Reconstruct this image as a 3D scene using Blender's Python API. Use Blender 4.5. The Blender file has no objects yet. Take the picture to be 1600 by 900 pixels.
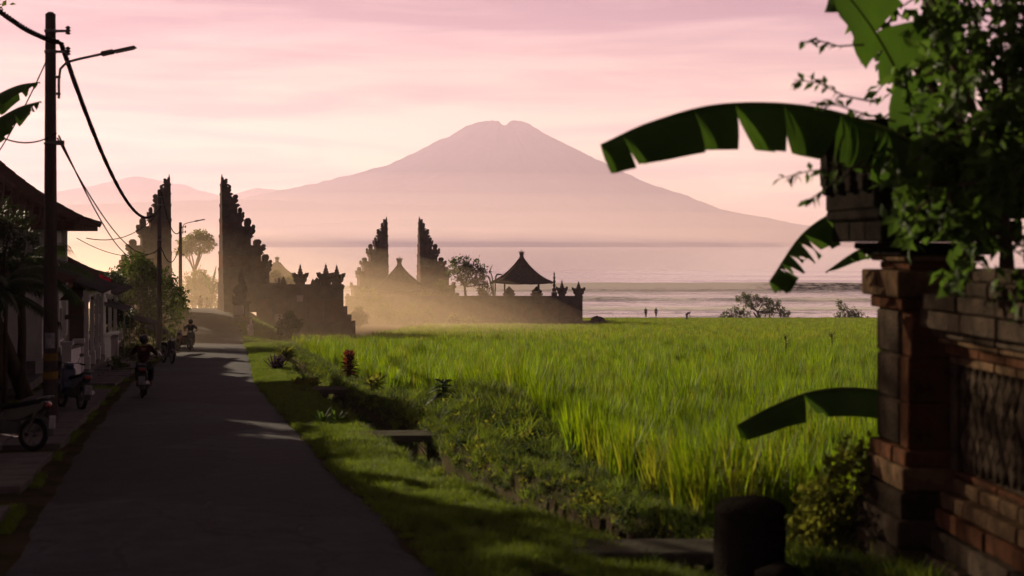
import bpy, bmesh, math, random
import numpy as np
from mathutils import Vector, Matrix, noise as mnoise

sc = bpy.context.scene
col = sc.collection
random.seed(11)
rng = np.random.default_rng(7)
R = math.radians

# ------------------------------------------------------------------ camera, sky, sun, exposure
H = 16.0                      # lens height above the sea; metres everywhere
F = 2222.0                    # focal length in pixels of a 1600 px wide picture (50 mm)
cam_d = bpy.data.cameras.new('camera'); cam = bpy.data.objects.new('camera', cam_d); col.objects.link(cam)
cam.location = (0, 0, H); cam.rotation_euler = (R(90), 0, 0)
cam_d.lens = 50.0; cam_d.sensor_width = 36.0
cam_d.shift_y = -70.0/1600.0
cam_d.clip_start = 0.1; cam_d.clip_end = 120000
cam_d.dof.use_dof = True; cam_d.dof.focus_distance = 120.0; cam_d.dof.aperture_fstop = 1.5
sc.camera = cam

SUN_AZ = 40.0                 # degrees to the left of the view direction
SUN_EL = 15.2
sdir = Vector((-math.sin(R(SUN_AZ))*math.cos(R(SUN_EL)), math.cos(R(SUN_AZ))*math.cos(R(SUN_EL)), math.sin(R(SUN_EL))))
sun_d = bpy.data.lights.new('sun', 'SUN'); sun_d.energy = 5.0; sun_d.angle = R(0.6); sun_d.color = (1.0, 0.79, 0.56)
sun = bpy.data.objects.new('sun', sun_d); col.objects.link(sun); sun.location = (-40, 40, 60)
sun.rotation_euler = sdir.to_track_quat('Z', 'Y').to_euler()

world = bpy.data.worlds.new('World'); sc.world = world; world.use_nodes = True
wn = world.node_tree; wn.nodes.clear()
def wnode(t, **kw):
    n = wn.nodes.new(t)
    for k, v in kw.items(): setattr(n, k, v)
    return n
wl = wn.links.new
bg = wnode('ShaderNodeBackground'); bg.inputs['Strength'].default_value = 0.05
wo = wnode('ShaderNodeOutputWorld'); wl(bg.outputs[0], wo.inputs['Surface'])
sky = wnode('ShaderNodeTexSky', sky_type='NISHITA', sun_disc=False)
sky.sun_elevation = R(SUN_EL); sky.sun_rotation = R(-SUN_AZ); sky.air_density = 1.6; sky.dust_density = 5.0; sky.ozone_density = 2.0
tc = wnode('ShaderNodeTexCoord')
sep = wnode('ShaderNodeSeparateXYZ'); wl(tc.outputs['Generated'], sep.inputs[0])
ramp = wnode('ShaderNodeValToRGB'); wl(sep.outputs['Z'], ramp.inputs[0])     # dawn haze colour by height above the horizon
SKY = [(0.0, (9.8, 7.3, 4.9)), (0.06, (10.0, 7.2, 5.0)), (0.10, (8.8, 6.0, 4.9)), (0.15, (6.3, 3.7, 4.3)), (0.22, (3.6, 2.1, 2.8)), (0.36, (.6, .46, .66)), (0.6, (.16, .16, .26)), (1.0, (.09, .10, .19))]
el = ramp.color_ramp.elements
while len(el) < len(SKY): el.new(0.5)
for e, (p, c) in zip(el, SKY): e.position = p; e.color = (c[0], c[1], c[2], 1)
# thin streaked cloud, stretched along the horizon: noise over (x/z, y/z)-like coordinates
mp = wnode('ShaderNodeMapping'); wl(tc.outputs['Generated'], mp.inputs[0]); mp.inputs['Scale'].default_value = (3.0, 3.0, 34.0)
mp.inputs['Rotation'].default_value = (0.0, R(3), 0.0)
nz = wnode('ShaderNodeTexNoise'); wl(mp.outputs[0], nz.inputs['Vector']); nz.inputs['Scale'].default_value = 1.6; nz.inputs['Detail'].default_value = 7; nz.inputs['Roughness'].default_value = 0.55; nz.inputs['Distortion'].default_value = 0.4
cr = wnode('ShaderNodeValToRGB'); wl(nz.outputs['Fac'], cr.inputs[0])
cr.color_ramp.elements[0].position = 0.40; cr.color_ramp.elements[0].color = (0.70, 0.60, 0.74, 1)
cr.color_ramp.elements[1].position = 0.62; cr.color_ramp.elements[1].color = (1.16, 1.14, 1.08, 1)
mul = wnode('ShaderNodeMixRGB', blend_type='MULTIPLY'); mul.inputs[0].default_value = 1.0; wl(ramp.outputs[0], mul.inputs[1]); wl(cr.outputs[0], mul.inputs[2])
mx = wnode('ShaderNodeMixRGB'); mx.inputs[0].default_value = 0.04; wl(mul.outputs[0], mx.inputs[1]); wl(sky.outputs[0], mx.inputs[2])
# a dawn sky dims away from the sun's side
vd = wnode('ShaderNodeVectorMath', operation='DOT_PRODUCT'); wl(tc.outputs['Generated'], vd.inputs[0]); vd.inputs[1].default_value = (-math.sin(R(SUN_AZ)), math.cos(R(SUN_AZ)), 0)
mr = wnode('ShaderNodeMapRange', interpolation_type='SMOOTHSTEP'); wl(vd.outputs['Value'], mr.inputs[0]); mr.inputs[1].default_value = -0.9; mr.inputs[2].default_value = 0.55; mr.inputs[3].default_value = 0.12; mr.inputs[4].default_value = 1.0
dim = wnode('ShaderNodeMixRGB', blend_type='MULTIPLY'); dim.inputs[0].default_value = 1.0; wl(mx.outputs[0], dim.inputs[1]); wl(mr.outputs[0], dim.inputs[2])
wl(dim.outputs[0], bg.inputs['Color'])

vs = sc.view_settings; vs.view_transform = 'Standard'; vs.look = 'None'; vs.gamma = 1.0; vs.use_curve_mapping = False
vs.exposure = 1.05
sc.render.engine = 'CYCLES'
sc.cycles.use_denoising = True
sc.cycles.max_bounces = 6; sc.cycles.diffuse_bounces = 2; sc.cycles.glossy_bounces = 2; sc.cycles.transmission_bounces = 4; sc.cycles.volume_bounces = 2
sc.cycles.transparent_max_bounces = 8
sc.cycles.caustics_reflective = False; sc.cycles.caustics_refractive = False

# ------------------------------------------------------------------ helpers
def P(px, py, Y):
    """the point of the place that lies at distance Y and shows at this pixel of the 1600x900 photograph"""
    return Vector(((px-800.0)/F*Y, Y, H-(py-380.0)/F*Y))
def sstep(a, b, x):
    t = min(1.0, max(0.0, (x-a)/(b-a))); return t*t*(3-2*t)
def lerp(a, b, t): return a+(b-a)*t
def interp(x, pts):
    if x <= pts[0][0]: return pts[0][1]
    for (x0, y0), (x1, y1) in zip(pts, pts[1:]):
        if x <= x1: return y0+(y1-y0)*(x-x0)/(x1-x0)
    return pts[-1][1]
def ns(x, y=0.0, z=0.0): return mnoise.noise(Vector((x, y, z)))

class MB:
    """collects shapes; build() links them as ONE mesh object"""
    def __init__(s): s.v = []; s.f = []
    def add(s, vs_, fs):
        o = len(s.v); s.v += [tuple(q) for q in vs_]; s.f += [tuple(i+o for i in f) for f in fs]; return s
    def box(s, c, d, rz=0.0, top=(1, 1), m=None):
        x, y, z = d[0]/2, d[1]/2, d[2]/2; cs, sn = math.cos(rz), math.sin(rz); q = []
        for k, (sx, sy, sz) in enumerate([(-1,-1,-1),(1,-1,-1),(1,1,-1),(-1,1,-1),(-1,-1,1),(1,-1,1),(1,1,1),(-1,1,1)]):
            a, b = sx*x, sy*y
            if sz > 0: a *= top[0]; b *= top[1]
            q.append(Vector((c[0]+a*cs-b*sn, c[1]+a*sn+b*cs, c[2]+sz*z)))
        if m: q = [m @ w for w in q]
        return s.add(q, [(0,3,2,1),(4,5,6,7),(0,1,5,4),(1,2,6,5),(2,3,7,6),(3,0,4,7)])
    def tube(s, pts, rad, n=8, cap=True):
        pts = [Vector(p) for p in pts]
        if not hasattr(rad, '__len__'): rad = [rad]*len(pts)
        vs_ = []; fs = []; up = None
        for i, p in enumerate(pts):
            d = (pts[min(i+1, len(pts)-1)]-pts[max(i-1, 0)])
            d = d.normalized() if d.length > 1e-9 else Vector((0,0,1))
            if up is None:
                up = Vector((1,0,0)) if abs(d.x) < 0.8 else Vector((0,1,0))
            a = (up-d*up.dot(d)); a = a.normalized() if a.length > 1e-6 else d.orthogonal().normalized(); b = d.cross(a); up = a
            for k in range(n):
                t = 2*math.pi*k/n; vs_.append(p+(a*math.cos(t)+b*math.sin(t))*rad[i])
        for i in range(len(pts)-1):
            for k in range(n):
                k2 = (k+1) % n; fs.append((i*n+k, i*n+k2, (i+1)*n+k2, (i+1)*n+k))
        if cap: fs.append(tuple(range(n-1, -1, -1))); fs.append(tuple(range((len(pts)-1)*n, len(pts)*n)))
        return s.add(vs_, fs)
    def lathe(s, prof, c=(0,0,0), n=12, sx=1.0, sy=1.0, rz=0.0):
        vs_ = []; fs = []
        for r, z in prof:
            for k in range(n):
                t = 2*math.pi*k/n+rz; vs_.append((c[0]+r*math.cos(t)*sx, c[1]+r*math.sin(t)*sy, c[2]+z))
        for i in range(len(prof)-1):
            for k in range(n):
                k2 = (k+1) % n; fs.append((i*n+k, i*n+k2, (i+1)*n+k2, (i+1)*n+k))
        fs.append(tuple(range(n-1, -1, -1))); fs.append(tuple(range((len(prof)-1)*n, len(prof)*n)))
        return s.add(vs_, fs)
    def prism(s, poly, y0, y1, m=None):
        """outline in x,z pushed from y0 to y1"""
        n = len(poly); q = [Vector((x, y0, z)) for x, z in poly]+[Vector((x, y1, z)) for x, z in poly]
        if m: q = [m @ w for w in q]
        return s.add(q, [tuple(range(n)), tuple(range(2*n-1, n-1, -1))]+[(i, i+n, (i+1) % n+n, (i+1) % n) for i in range(n)])
    def ball(s, c, r, nu=8, nv=6, sc_=(1,1,1), jit=0.0):
        vs_ = []; fs = []
        for i in range(nv+1):
            th = math.pi*i/nv
            for k in range(nu):
                ph = 2*math.pi*k/nu; j = 1+random.uniform(-jit, jit)
                vs_.append((c[0]+r*sc_[0]*math.sin(th)*math.cos(ph)*j, c[1]+r*sc_[1]*math.sin(th)*math.sin(ph)*j, c[2]+r*sc_[2]*math.cos(th)*j))
        for i in range(nv):
            for k in range(nu):
                k2 = (k+1) % nu; fs.append((i*nu+k, (i+1)*nu+k, (i+1)*nu+k2, i*nu+k2))
        return s.add(vs_, fs)
    def build(s, name, mat, parent=None, smooth=False, bevel=0.0, loc=None):
        me = bpy.data.meshes.new(name); me.from_pydata([tuple(q) for q in s.v], [], s.f)
        bm = bmesh.new(); bm.from_mesh(me); bmesh.ops.remove_doubles(bm, verts=bm.verts, dist=1e-5); bmesh.ops.recalc_face_normals(bm, faces=bm.faces)
        if bevel: bmesh.ops.bevel(bm, geom=list(bm.edges), offset=bevel, segments=1, affect='EDGES', clamp_overlap=True)
        bm.to_mesh(me); bm.free()
        me.materials.append(mat)
        if smooth: me.polygons.foreach_set('use_smooth', [True]*len(me.polygons))
        o = bpy.data.objects.new(name, me); col.objects.link(o)
        if parent: o.parent = parent
        if loc is not None: o.location = loc
        return o
def np_obj(name, v, f, mat, parent=None, smooth=False):
    """mesh from numpy vertices and equal-sided faces, no clean-up"""
    me = bpy.data.meshes.new(name); v = np.asarray(v, dtype=np.float32); f = np.asarray(f, dtype=np.int32)
    me.vertices.add(len(v)); me.vertices.foreach_set('co', v.ravel())
    k = f.shape[1]; me.loops.add(f.size); me.loops.foreach_set('vertex_index', f.ravel())
    me.polygons.add(len(f)); me.polygons.foreach_set('loop_start', np.arange(0, f.size, k, dtype=np.int32))
    me.update(calc_edges=True); me.validate()
    if smooth: me.polygons.foreach_set('use_smooth', np.ones(len(me.polygons), dtype=bool))
    me.materials.append(mat)
    o = bpy.data.objects.new(name, me); col.objects.link(o)
    if parent: o.parent = parent
    return o
def tag(o, label=None, cat=None, group=None, kind=None):
    if label: o['label'] = label
    if cat: o['category'] = cat
    if group: o['group'] = group
    if kind: o['kind'] = kind
    return o
def thing(name, label, cat, loc=(0,0,0), rz=0.0, group=None):
    o = bpy.data.objects.new(name, None); col.objects.link(o); o.location = loc; o.rotation_euler = (0, 0, rz)
    o.empty_display_size = 0.3
    return tag(o, label, cat, group)
def copy_tree(o, parent=None):
    c = o.copy(); col.objects.link(c)
    if parent is not None: c.parent = parent
    for ch in list(o.children): copy_tree(ch, c)
    return c

# ------------------------------------------------------------------ materials
MATS = {}
def mat(name, c1, c2=None, scale=4.0, rough=0.85, bump=0.0, bscale=None, metal=0.0, transl=0.0, detail=6, spec=0.0, rnd=0.0, stretch=(1,1,1), coat=0.0, tval=1.9):
    """procedural: two colours mixed by noise, relief by noise, optional translucency for leaves"""
    if name in MATS: return MATS[name]
    m = bpy.data.materials.new(name); m.use_nodes = True; t = m.node_tree; L = t.links.new
    b = t.nodes['Principled BSDF']; out = t.nodes['Material Output']
    b.inputs['Roughness'].default_value = rough; b.inputs['Metallic'].default_value = metal
    b.inputs['Specular IOR Level'].default_value = spec
    if coat: b.inputs['Coat Weight'].default_value = coat; b.inputs['Coat Roughness'].default_value = 0.08
    tcn = t.nodes.new('ShaderNodeTexCoord'); mpn = t.nodes.new('ShaderNodeMapping'); L(tcn.outputs['Object'], mpn.inputs[0]); mpn.inputs['Scale'].default_value = stretch
    n1 = t.nodes.new('ShaderNodeTexNoise'); n1.inputs['Scale'].default_value = scale; n1.inputs['Detail'].default_value = detail; n1.inputs['Roughness'].default_value = 0.65; L(mpn.outputs[0], n1.inputs['Vector'])
    c2 = c2 or tuple(x*0.7 for x in c1)
    rp = t.nodes.new('ShaderNodeValToRGB'); L(n1.outputs['Fac'], rp.inputs[0]); rp.color_ramp.elements[0].position = 0.32; rp.color_ramp.elements[1].position = 0.68
    rp.color_ramp.elements[0].color = (*c2, 1); rp.color_ramp.elements[1].color = (*c1, 1)
    csock = rp.outputs[0]
    if rnd:
        oi = t.nodes.new('ShaderNodeObjectInfo'); hs = t.nodes.new('ShaderNodeHueSaturation'); mr = t.nodes.new('ShaderNodeMapRange')
        L(oi.outputs['Random'], mr.inputs[0]); mr.inputs[3].default_value = 1-rnd; mr.inputs[4].default_value = 1+rnd; L(mr.outputs[0], hs.inputs['Value']); L(csock, hs.inputs['Color']); csock = hs.outputs[0]
    L(csock, b.inputs['Base Color'])
    if bump:
        n2 = t.nodes.new('ShaderNodeTexNoise'); n2.inputs['Scale'].default_value = bscale or scale*4; n2.inputs['Detail'].default_value = 5; L(mpn.outputs[0], n2.inputs['Vector'])
        bp = t.nodes.new('ShaderNodeBump'); bp.inputs['Strength'].default_value = bump; bp.inputs['Distance'].default_value = 0.03; L(n2.outputs['Fac'], bp.inputs['Height']); L(bp.outputs[0], b.inputs['Normal'])
    if transl:
        tr = t.nodes.new('ShaderNodeBsdfTranslucent'); mxs = t.nodes.new('ShaderNodeMixShader'); mxs.inputs[0].default_value = transl
        hs2 = t.nodes.new('ShaderNodeHueSaturation'); hs2.inputs['Hue'].default_value = 0.483; hs2.inputs['Saturation'].default_value = 1.12; hs2.inputs['Value'].default_value = tval; L(csock, hs2.inputs['Color']); L(hs2.outputs[0], tr.inputs['Color'])
        L(b.outputs[0], mxs.inputs[1]); L(tr.outputs[0], mxs.inputs[2]); L(mxs.outputs[0], out.inputs['Surface'])
    MATS[name] = m; return m

def volume_mat(name, color, density, aniso):
    m = bpy.data.materials.new(name); m.use_nodes = True; t = m.node_tree; t.nodes.clear()
    o = t.nodes.new('ShaderNodeOutputMaterial'); v = t.nodes.new('ShaderNodeVolumePrincipled')
    v.inputs['Color'].default_value = (*color, 1); v.inputs['Density'].default_value = density; v.inputs['Anisotropy'].default_value = aniso
    t.links.new(v.outputs[0], o.inputs['Volume']); return m

# ------------------------------------------------------------------ the lie of the land
ROADR = [(-20, 8.0), (0, 3.0), (13.6, -0.43), (22.3, -2.6), (31, -4.6), (46.4, -8.1), (80, -14.6), (100, -18.7), (112, -22.0), (130, -25.6), (200, -38)]
def XR(Y): return interp(Y, ROADR)                       # right edge of the road
def WROAD(Y): return interp(Y, [(0, 4.7), (90, 4.6), (108, 3.9), (130, 3.4)])
def plane(Y): return H-2.6-0.043*Y
def bump_gate(X, Y):                                     # the ramp and terrace in front of and behind the first gate
    s = X-XR(min(Y, 130))
    top = H-5.5
    w = sstep(92, 111, Y)*(1-sstep(118, 150, Y))*(1-sstep(0.5, 5.0, s))
    return w*(top-plane(Y)) if top > plane(Y) else 0.0
def base_z(X, Y):
    z = plane(Y)+bump_gate(X, Y)
    if Y > 246: z = lerp(plane(246), -3.0, sstep(246, 330, Y))
    return z
def ditch_c(Y): return interp(Y, [(0, 3.1), (12, 2.9), (17, 2.1), (23, 1.75), (27, 1.65), (40, 1.7), (60, 1.7), (90, 1.5)])   # centre, from the road's edge
def ditch_w(Y): return interp(Y, [(0, 0.5), (17, 0.5), (40, 0.5), (60, 0.35), (80, 0.1)])
def ground_z(X, Y):
    z = base_z(X, Y)
    s = X-XR(Y)
    if Y < 92:
        c, w = ditch_c(Y), ditch_w(Y)
        d = abs(s-c)
        if Y < 84 and d < w+0.12: z -= 0.62*(1-sstep(w-0.10, w+0.12, d))
        if 0 < s < c-w: z += 0.05*sstep(0, 0.4, s)+0.06*ns(X*1.3, Y*1.3)
        if s > c+w:
            z += 0.14*(1-sstep(c+w+0.2, c+w+1.6, s))+0.05*ns(X*1.1, Y*1.1, 3)
            z += 0.62*math.exp(-((Y-31)/5.0)**2-((s-4.2)/1.0)**2)          # the mound of weeds
    if s < -WROAD(Y) and Y < 95: z += 0.03
    return z
# ------------------------------------------------------------------ ground, road, sea, mountains
def grid_obj(name, xs_of_row, ys, zf, m, smooth=True):
    """rows over ys; xs_of_row(Y) gives the same number of x positions for every row"""
    v = []; n = None
    for Y in ys:
        xs = xs_of_row(Y); n = len(xs)
        for X in xs: v.append((X, Y, zf(X, Y)))
    f = [(j*n+i, j*n+i+1, (j+1)*n+i+1, (j+1)*n+i) for j in range(len(ys)-1) for i in range(n-1)]
    return np_obj(name, v, f, m, smooth=smooth)
ys = list(np.arange(-20, 8, 4.0))+list(np.arange(8, 60, 0.4))+list(np.arange(60, 140, 1.5))+list(np.arange(140, 336, 5.0))+[340]
offs = [-600, -300, -150, -80, -50, -35, -25, -18, -13, -10, -8, -6.5, -5.6, -4.9, -4.4, -2.3, -0.3, -0.05, 0.1, 0.3, 0.6, 0.9]+list(np.arange(1.1, 4.9, 0.1))+[5.1, 5.4, 5.8, 6.3, 7, 8, 10, 13, 18, 25, 35, 50, 80, 130, 200, 350, 700]
m_soil = mat('damp_soil', (0.060, 0.048, 0.030), (0.028, 0.030, 0.014), scale=1.2, bump=0.6, bscale=9)
o = grid_obj('ground', lambda Y: [XR(Y)+s for s in offs], ys, ground_z, m_soil); tag(o, kind='structure')

def asphalt():
    m = bpy.data.materials.new('asphalt'); m.use_nodes = True; t = m.node_tree; L = t.links.new; b = t.nodes['Principled BSDF']
    tcn = t.nodes.new('ShaderNodeTexCoord')
    def noise_(s, d=6, st=None):
        n = t.nodes.new('ShaderNodeTexNoise'); n.inputs['Scale'].default_value = s; n.inputs['Detail'].default_value = d; n.inputs['Roughness'].default_value = 0.6
        if st:
            mp_ = t.nodes.new('ShaderNodeMapping'); mp_.inputs['Scale'].default_value = st; L(tcn.outputs['Object'], mp_.inputs[0]); L(mp_.outputs[0], n.inputs['Vector'])
        else: L(tcn.outputs['Object'], n.inputs['Vector'])
        return n
    a, c, d = noise_(0.35, 5, (1, 0.35, 1)), noise_(70, 3), noise_(3.0, 6)
    r1 = t.nodes.new('ShaderNodeValToRGB'); L(a.outputs['Fac'], r1.inputs[0]); r1.color_ramp.elements[0].position = .35; r1.color_ramp.elements[1].position = .68
    r1.color_ramp.elements[0].color = (.017, .020, .026, 1); r1.color_ramp.elements[1].color = (.031, .035, .041, 1)
    r2 = t.nodes.new('ShaderNodeValToRGB'); L(c.outputs['Fac'], r2.inputs[0]); r2.color_ramp.elements[0].position = .3; r2.color_ramp.elements[1].position = .75
    r2.color_ramp.elements[0].color = (.6, .6, .6, 1); r2.color_ramp.elements[1].color = (1.5, 1.45, 1.4, 1)
    r3 = t.nodes.new('ShaderNodeValToRGB'); L(d.outputs['Fac'], r3.inputs[0]); r3.color_ramp.elements[0].position = .42; r3.color_ramp.elements[1].position = .62
    r3.color_ramp.elements[0].color = (.8, .8, .8, 1); r3.color_ramp.elements[1].color = (1.1, 1.1, 1.1, 1)
    m1 = t.nodes.new('ShaderNodeMixRGB'); m1.blend_type = 'MULTIPLY'; m1.inputs[0].default_value = 1; L(r1.outputs[0], m1.inputs[1]); L(r2.outputs[0], m1.inputs[2])
    m2 = t.nodes.new('ShaderNodeMixRGB'); m2.blend_type = 'MULTIPLY'; m2.inputs[0].default_value = 1; L(m1.outputs[0], m2.inputs[1]); L(r3.outputs[0], m2.inputs[2])
    # cracks and old patches
    dn = noise_(1.1, 4); va = t.nodes.new('ShaderNodeVectorMath'); va.operation = 'MULTIPLY_ADD'; L(dn.outputs['Color'], va.inputs[0]); va.inputs[1].default_value = (.9, .9, 0); L(tcn.outputs['Object'], va.inputs[2])
    vo = t.nodes.new('ShaderNodeTexVoronoi'); vo.feature = 'DISTANCE_TO_EDGE'; vo.inputs['Scale'].default_value = .55; L(va.outputs[0], vo.inputs['Vector'])
    ck = t.nodes.new('ShaderNodeMapRange'); L(vo.outputs['Distance'], ck.inputs[0]); ck.inputs[1].default_value = .0; ck.inputs[2].default_value = .02; ck.inputs[3].default_value = .45; ck.inputs[4].default_value = 1.0
    vp = t.nodes.new('ShaderNodeTexVoronoi'); vp.inputs['Scale'].default_value = .28; L(va.outputs[0], vp.inputs['Vector']); sp = t.nodes.new('ShaderNodeSeparateColor'); L(vp.outputs['Color'], sp.inputs[0])
    pr = t.nodes.new('ShaderNodeMapRange'); L(sp.outputs[0], pr.inputs[0]); pr.inputs[3].default_value = .6; pr.inputs[4].default_value = 1.4
    cm = t.nodes.new('ShaderNodeMath'); cm.operation = 'MULTIPLY'; L(ck.outputs[0], cm.inputs[0]); L(pr.outputs[0], cm.inputs[1])
    m3 = t.nodes.new('ShaderNodeMixRGB'); m3.blend_type = 'MULTIPLY'; m3.inputs[0].default_value = 1; L(m2.outputs[0], m3.inputs[1]); L(cm.outputs[0], m3.inputs[2]); m2 = m3
    L(m2.outputs[0], b.inputs['Base Color']); b.inputs['Roughness'].default_value = 0.9; b.inputs['Specular IOR Level'].default_value = 0.08
    bp = t.nodes.new('ShaderNodeBump'); bp.inputs['Strength'].default_value = .5; bp.inputs['Distance'].default_value = .01; L(c.outputs['Fac'], bp.inputs['Height']); L(bp.outputs[0], b.inputs['Normal'])
    return m
m_asph = asphalt()
rys = list(np.arange(-18, 8, 2.0))+list(np.arange(8, 60, 0.35))+list(np.arange(60, 150, 1.0))
def road_xs(Y):
    j1 = 0.13*ns(Y*0.9, 1.7)+0.09*ns(Y*2.9, 9); j0 = 0.14*ns(Y*0.8, 5.7)+0.09*ns(Y*3.3, 4)
    a, b = XR(Y)-WROAD(Y)+j0, XR(Y)+j1
    return [a+(b-a)*k/10 for k in range(11)]
def road_z(X, Y):
    k = (X-XR(Y)+WROAD(Y))/WROAD(Y)
    edge = -0.05 if (k < 0.03 or k > 0.97) else 0.0
    return base_z(XR(Y)-1.5, Y)+0.035*(1-(2*k-1)**2)+0.012+edge+0.008*ns(X*.7, Y*.7)
o = grid_obj('road', road_xs, rys, road_z, m_asph); tag(o, kind='structure')

# --- sea
def sea_material():
    m = bpy.data.materials.new('sea_water'); m.use_nodes = True; t = m.node_tree; L = t.links.new; b = t.nodes['Principled BSDF']
    tcn = t.nodes.new('ShaderNodeTexCoord')
    def nzz(st, s, d):
        mp_ = t.nodes.new('ShaderNodeMapping'); mp_.inputs['Scale'].default_value = st; L(tcn.outputs['Object'], mp_.inputs[0])
        n = t.nodes.new('ShaderNodeTexNoise'); n.inputs['Scale'].default_value = s; n.inputs['Detail'].default_value = d; n.inputs['Roughness'].default_value = .6; L(mp_.outputs[0], n.inputs['Vector']); return n
    n1 = nzz((.12, .5, 1), .35, 6); n2 = nzz((.02, .09, 1), .25, 4)
    ad = t.nodes.new('ShaderNodeMath'); ad.operation = 'MULTIPLY_ADD'; L(n2.outputs['Fac'], ad.inputs[0]); ad.inputs[1].default_value = 2.5; L(n1.outputs['Fac'], ad.inputs[2])
    bp = t.nodes.new('ShaderNodeBump'); bp.inputs['Strength'].default_value = .17; bp.inputs['Distance'].default_value = 1.0; L(ad.outputs[0], bp.inputs['Height']); L(bp.outputs[0], b.inputs['Normal'])
    at = t.nodes.new('ShaderNodeAttribute'); at.attribute_name = 'foam'
    fn = nzz((.25, .6, 1), 1.2, 7)
    mm = t.nodes.new('ShaderNodeMath'); mm.operation = 'MULTIPLY_ADD'; L(fn.outputs['Fac'], mm.inputs[0]); mm.inputs[1].default_value = 1.3; mm.inputs[2].default_value = -0.65
    sm = t.nodes.new('ShaderNodeMath'); sm.operation = 'ADD'; sm.use_clamp = True; L(at.outputs['Fac'], sm.inputs[0]); L(mm.outputs[0], sm.inputs[1])
    rp = t.nodes.new('ShaderNodeMapRange'); rp.inputs[1].default_value = .22; rp.inputs[2].default_value = .8; L(sm.outputs[0], rp.inputs[0])
    mxc = t.nodes.new('ShaderNodeMixRGB'); L(rp.outputs[0], mxc.inputs[0]); mxc.inputs[1].default_value = (.030, .045, .050, 1); mxc.inputs[2].default_value = (.78, .76, .74, 1); L(mxc.outputs[0], b.inputs['Base Color'])
    rr = t.nodes.new('ShaderNodeMapRange'); L(rp.outputs[0], rr.inputs[0]); rr.inputs[3].default_value = .10; rr.inputs[4].default_value = .9; L(rr.outputs[0], b.inputs['Roughness'])
    b.inputs['IOR'].default_value = 1.33; b.inputs['Specular IOR Level'].default_value = .5
    tr = t.nodes.new('ShaderNodeBsdfTranslucent'); tr.inputs['Color'].default_value = (.9, .88, .85, 1); ms = t.nodes.new('ShaderNodeMixShader')
    hf = t.nodes.new('ShaderNodeMath'); hf.operation = 'MULTIPLY'; L(rp.outputs[0], hf.inputs[0]); hf.inputs[1].default_value = .55; L(hf.outputs[0], ms.inputs[0]); L(b.outputs[0], ms.inputs[1]); L(tr.outputs[0], ms.inputs[2]); L(ms.outputs[0], t.nodes['Material Output'].inputs['Surface'])
    return m
def wave_line(X): return 492+6*ns(X*.008, 2)+0.02*(X-60)
def sea_z(X, Y):
    w = wave_line(X); z = 0.0
    # the breaking swell: steep towards the shore, long back
    d = Y-w; amp = 2.9*(0.55+0.45*sstep(-60, 40, X))*(0.85+0.3*ns(X*.02, 7))
    z += amp*(math.exp(-(d/11.0)**2) if d > 0 else math.exp(-(d/3.2)**2))
    d2 = Y-(398+7*ns(X*.015, 5)); z += 1.0*(math.exp(-(d2/8.0)**2) if d2 > 0 else math.exp(-(d2/2.2)**2))*(0.7+.5*ns(X*.03, 1))
    d3 = Y-(345+6*ns(X*.02, 8)); z += .5*(math.exp(-(d3/6.0)**2) if d3 > 0 else math.exp(-(d3/2.)**2))
    for q, (yy, a) in enumerate([(590, .9), (680, .7), (790, .6), (930, .5), (1100, .4)]): z += a*math.exp(-((Y-yy-10*ns(X*.006, q))/16.0)**2)
    z += .16*ns(X*.12, Y*.3, 2)*(1-sstep(700, 900, Y))
    return z
def foam(X, Y):
    w = wave_line(X); d = Y-w
    broken = 1-sstep(75, 105, X+14*ns(Y*.03, 3))+.9*sstep(165, 190, X)*0.35     # the left stretch has broken, a glassy face in the middle
    v = 0.0
    v = max(v, (1.0*broken)*math.exp(-((d+2)/5.0)**2))
    v = max(v, .34*math.exp(-((d+3.0)/7.0)**2))                                  # churned face, coloured paler for light shining through the wave
    v = max(v, .85*math.exp(-((d-1.0)/2.0)**2))                                  # crest
    if Y < w: v = max(v, .24+.26*ns(X*.03, Y*.09, 4)+.12*ns(X*.1, Y*.3, 6)-.12*sstep(-6, 0, d))
    d2 = Y-(398+7*ns(X*.015, 5)); v = max(v, .9*math.exp(-((d2+1)/4.0)**2)*(.6+.5*ns(X*.04, 11)))
    d3 = Y-(345+6*ns(X*.02, 8)); v = max(v, .8*math.exp(-((d3+1)/4.5)**2))
    v *= 1-sstep(w+4, w+20, Y)
    return v
sys_ = list(np.arange(255, 520, 1.6))+list(np.arange(520, 900, 5))+list(np.geomspace(900, 60000, 26))
sxs = [-50000, -15000, -5000, -2000, -900, -500, -330]+list(np.arange(-240, 360, 3.2))+[400, 520, 900, 2000, 5000, 15000, 50000]
v = []; fo = []
for Y in sys_:
    for X in sxs:
        v.append((X, Y, sea_z(X, Y) if (-330 < X < 520 and Y < 1500) else 0.0)); fo.append(foam(X, Y) if Y < 620 else 0.0)
n = len(sxs); f = [(j*n+i, j*n+i+1, (j+1)*n+i+1, (j+1)*n+i) for j in range(len(sys_)-1) for i in range(n-1)]
o = np_obj('sea', v, f, sea_material(), smooth=True); tag(o, kind='structure')
at = o.data.attributes.new('foam', 'FLOAT', 'POINT'); at.data.foreach_set('value', np.array(fo, dtype=np.float32))

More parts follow.
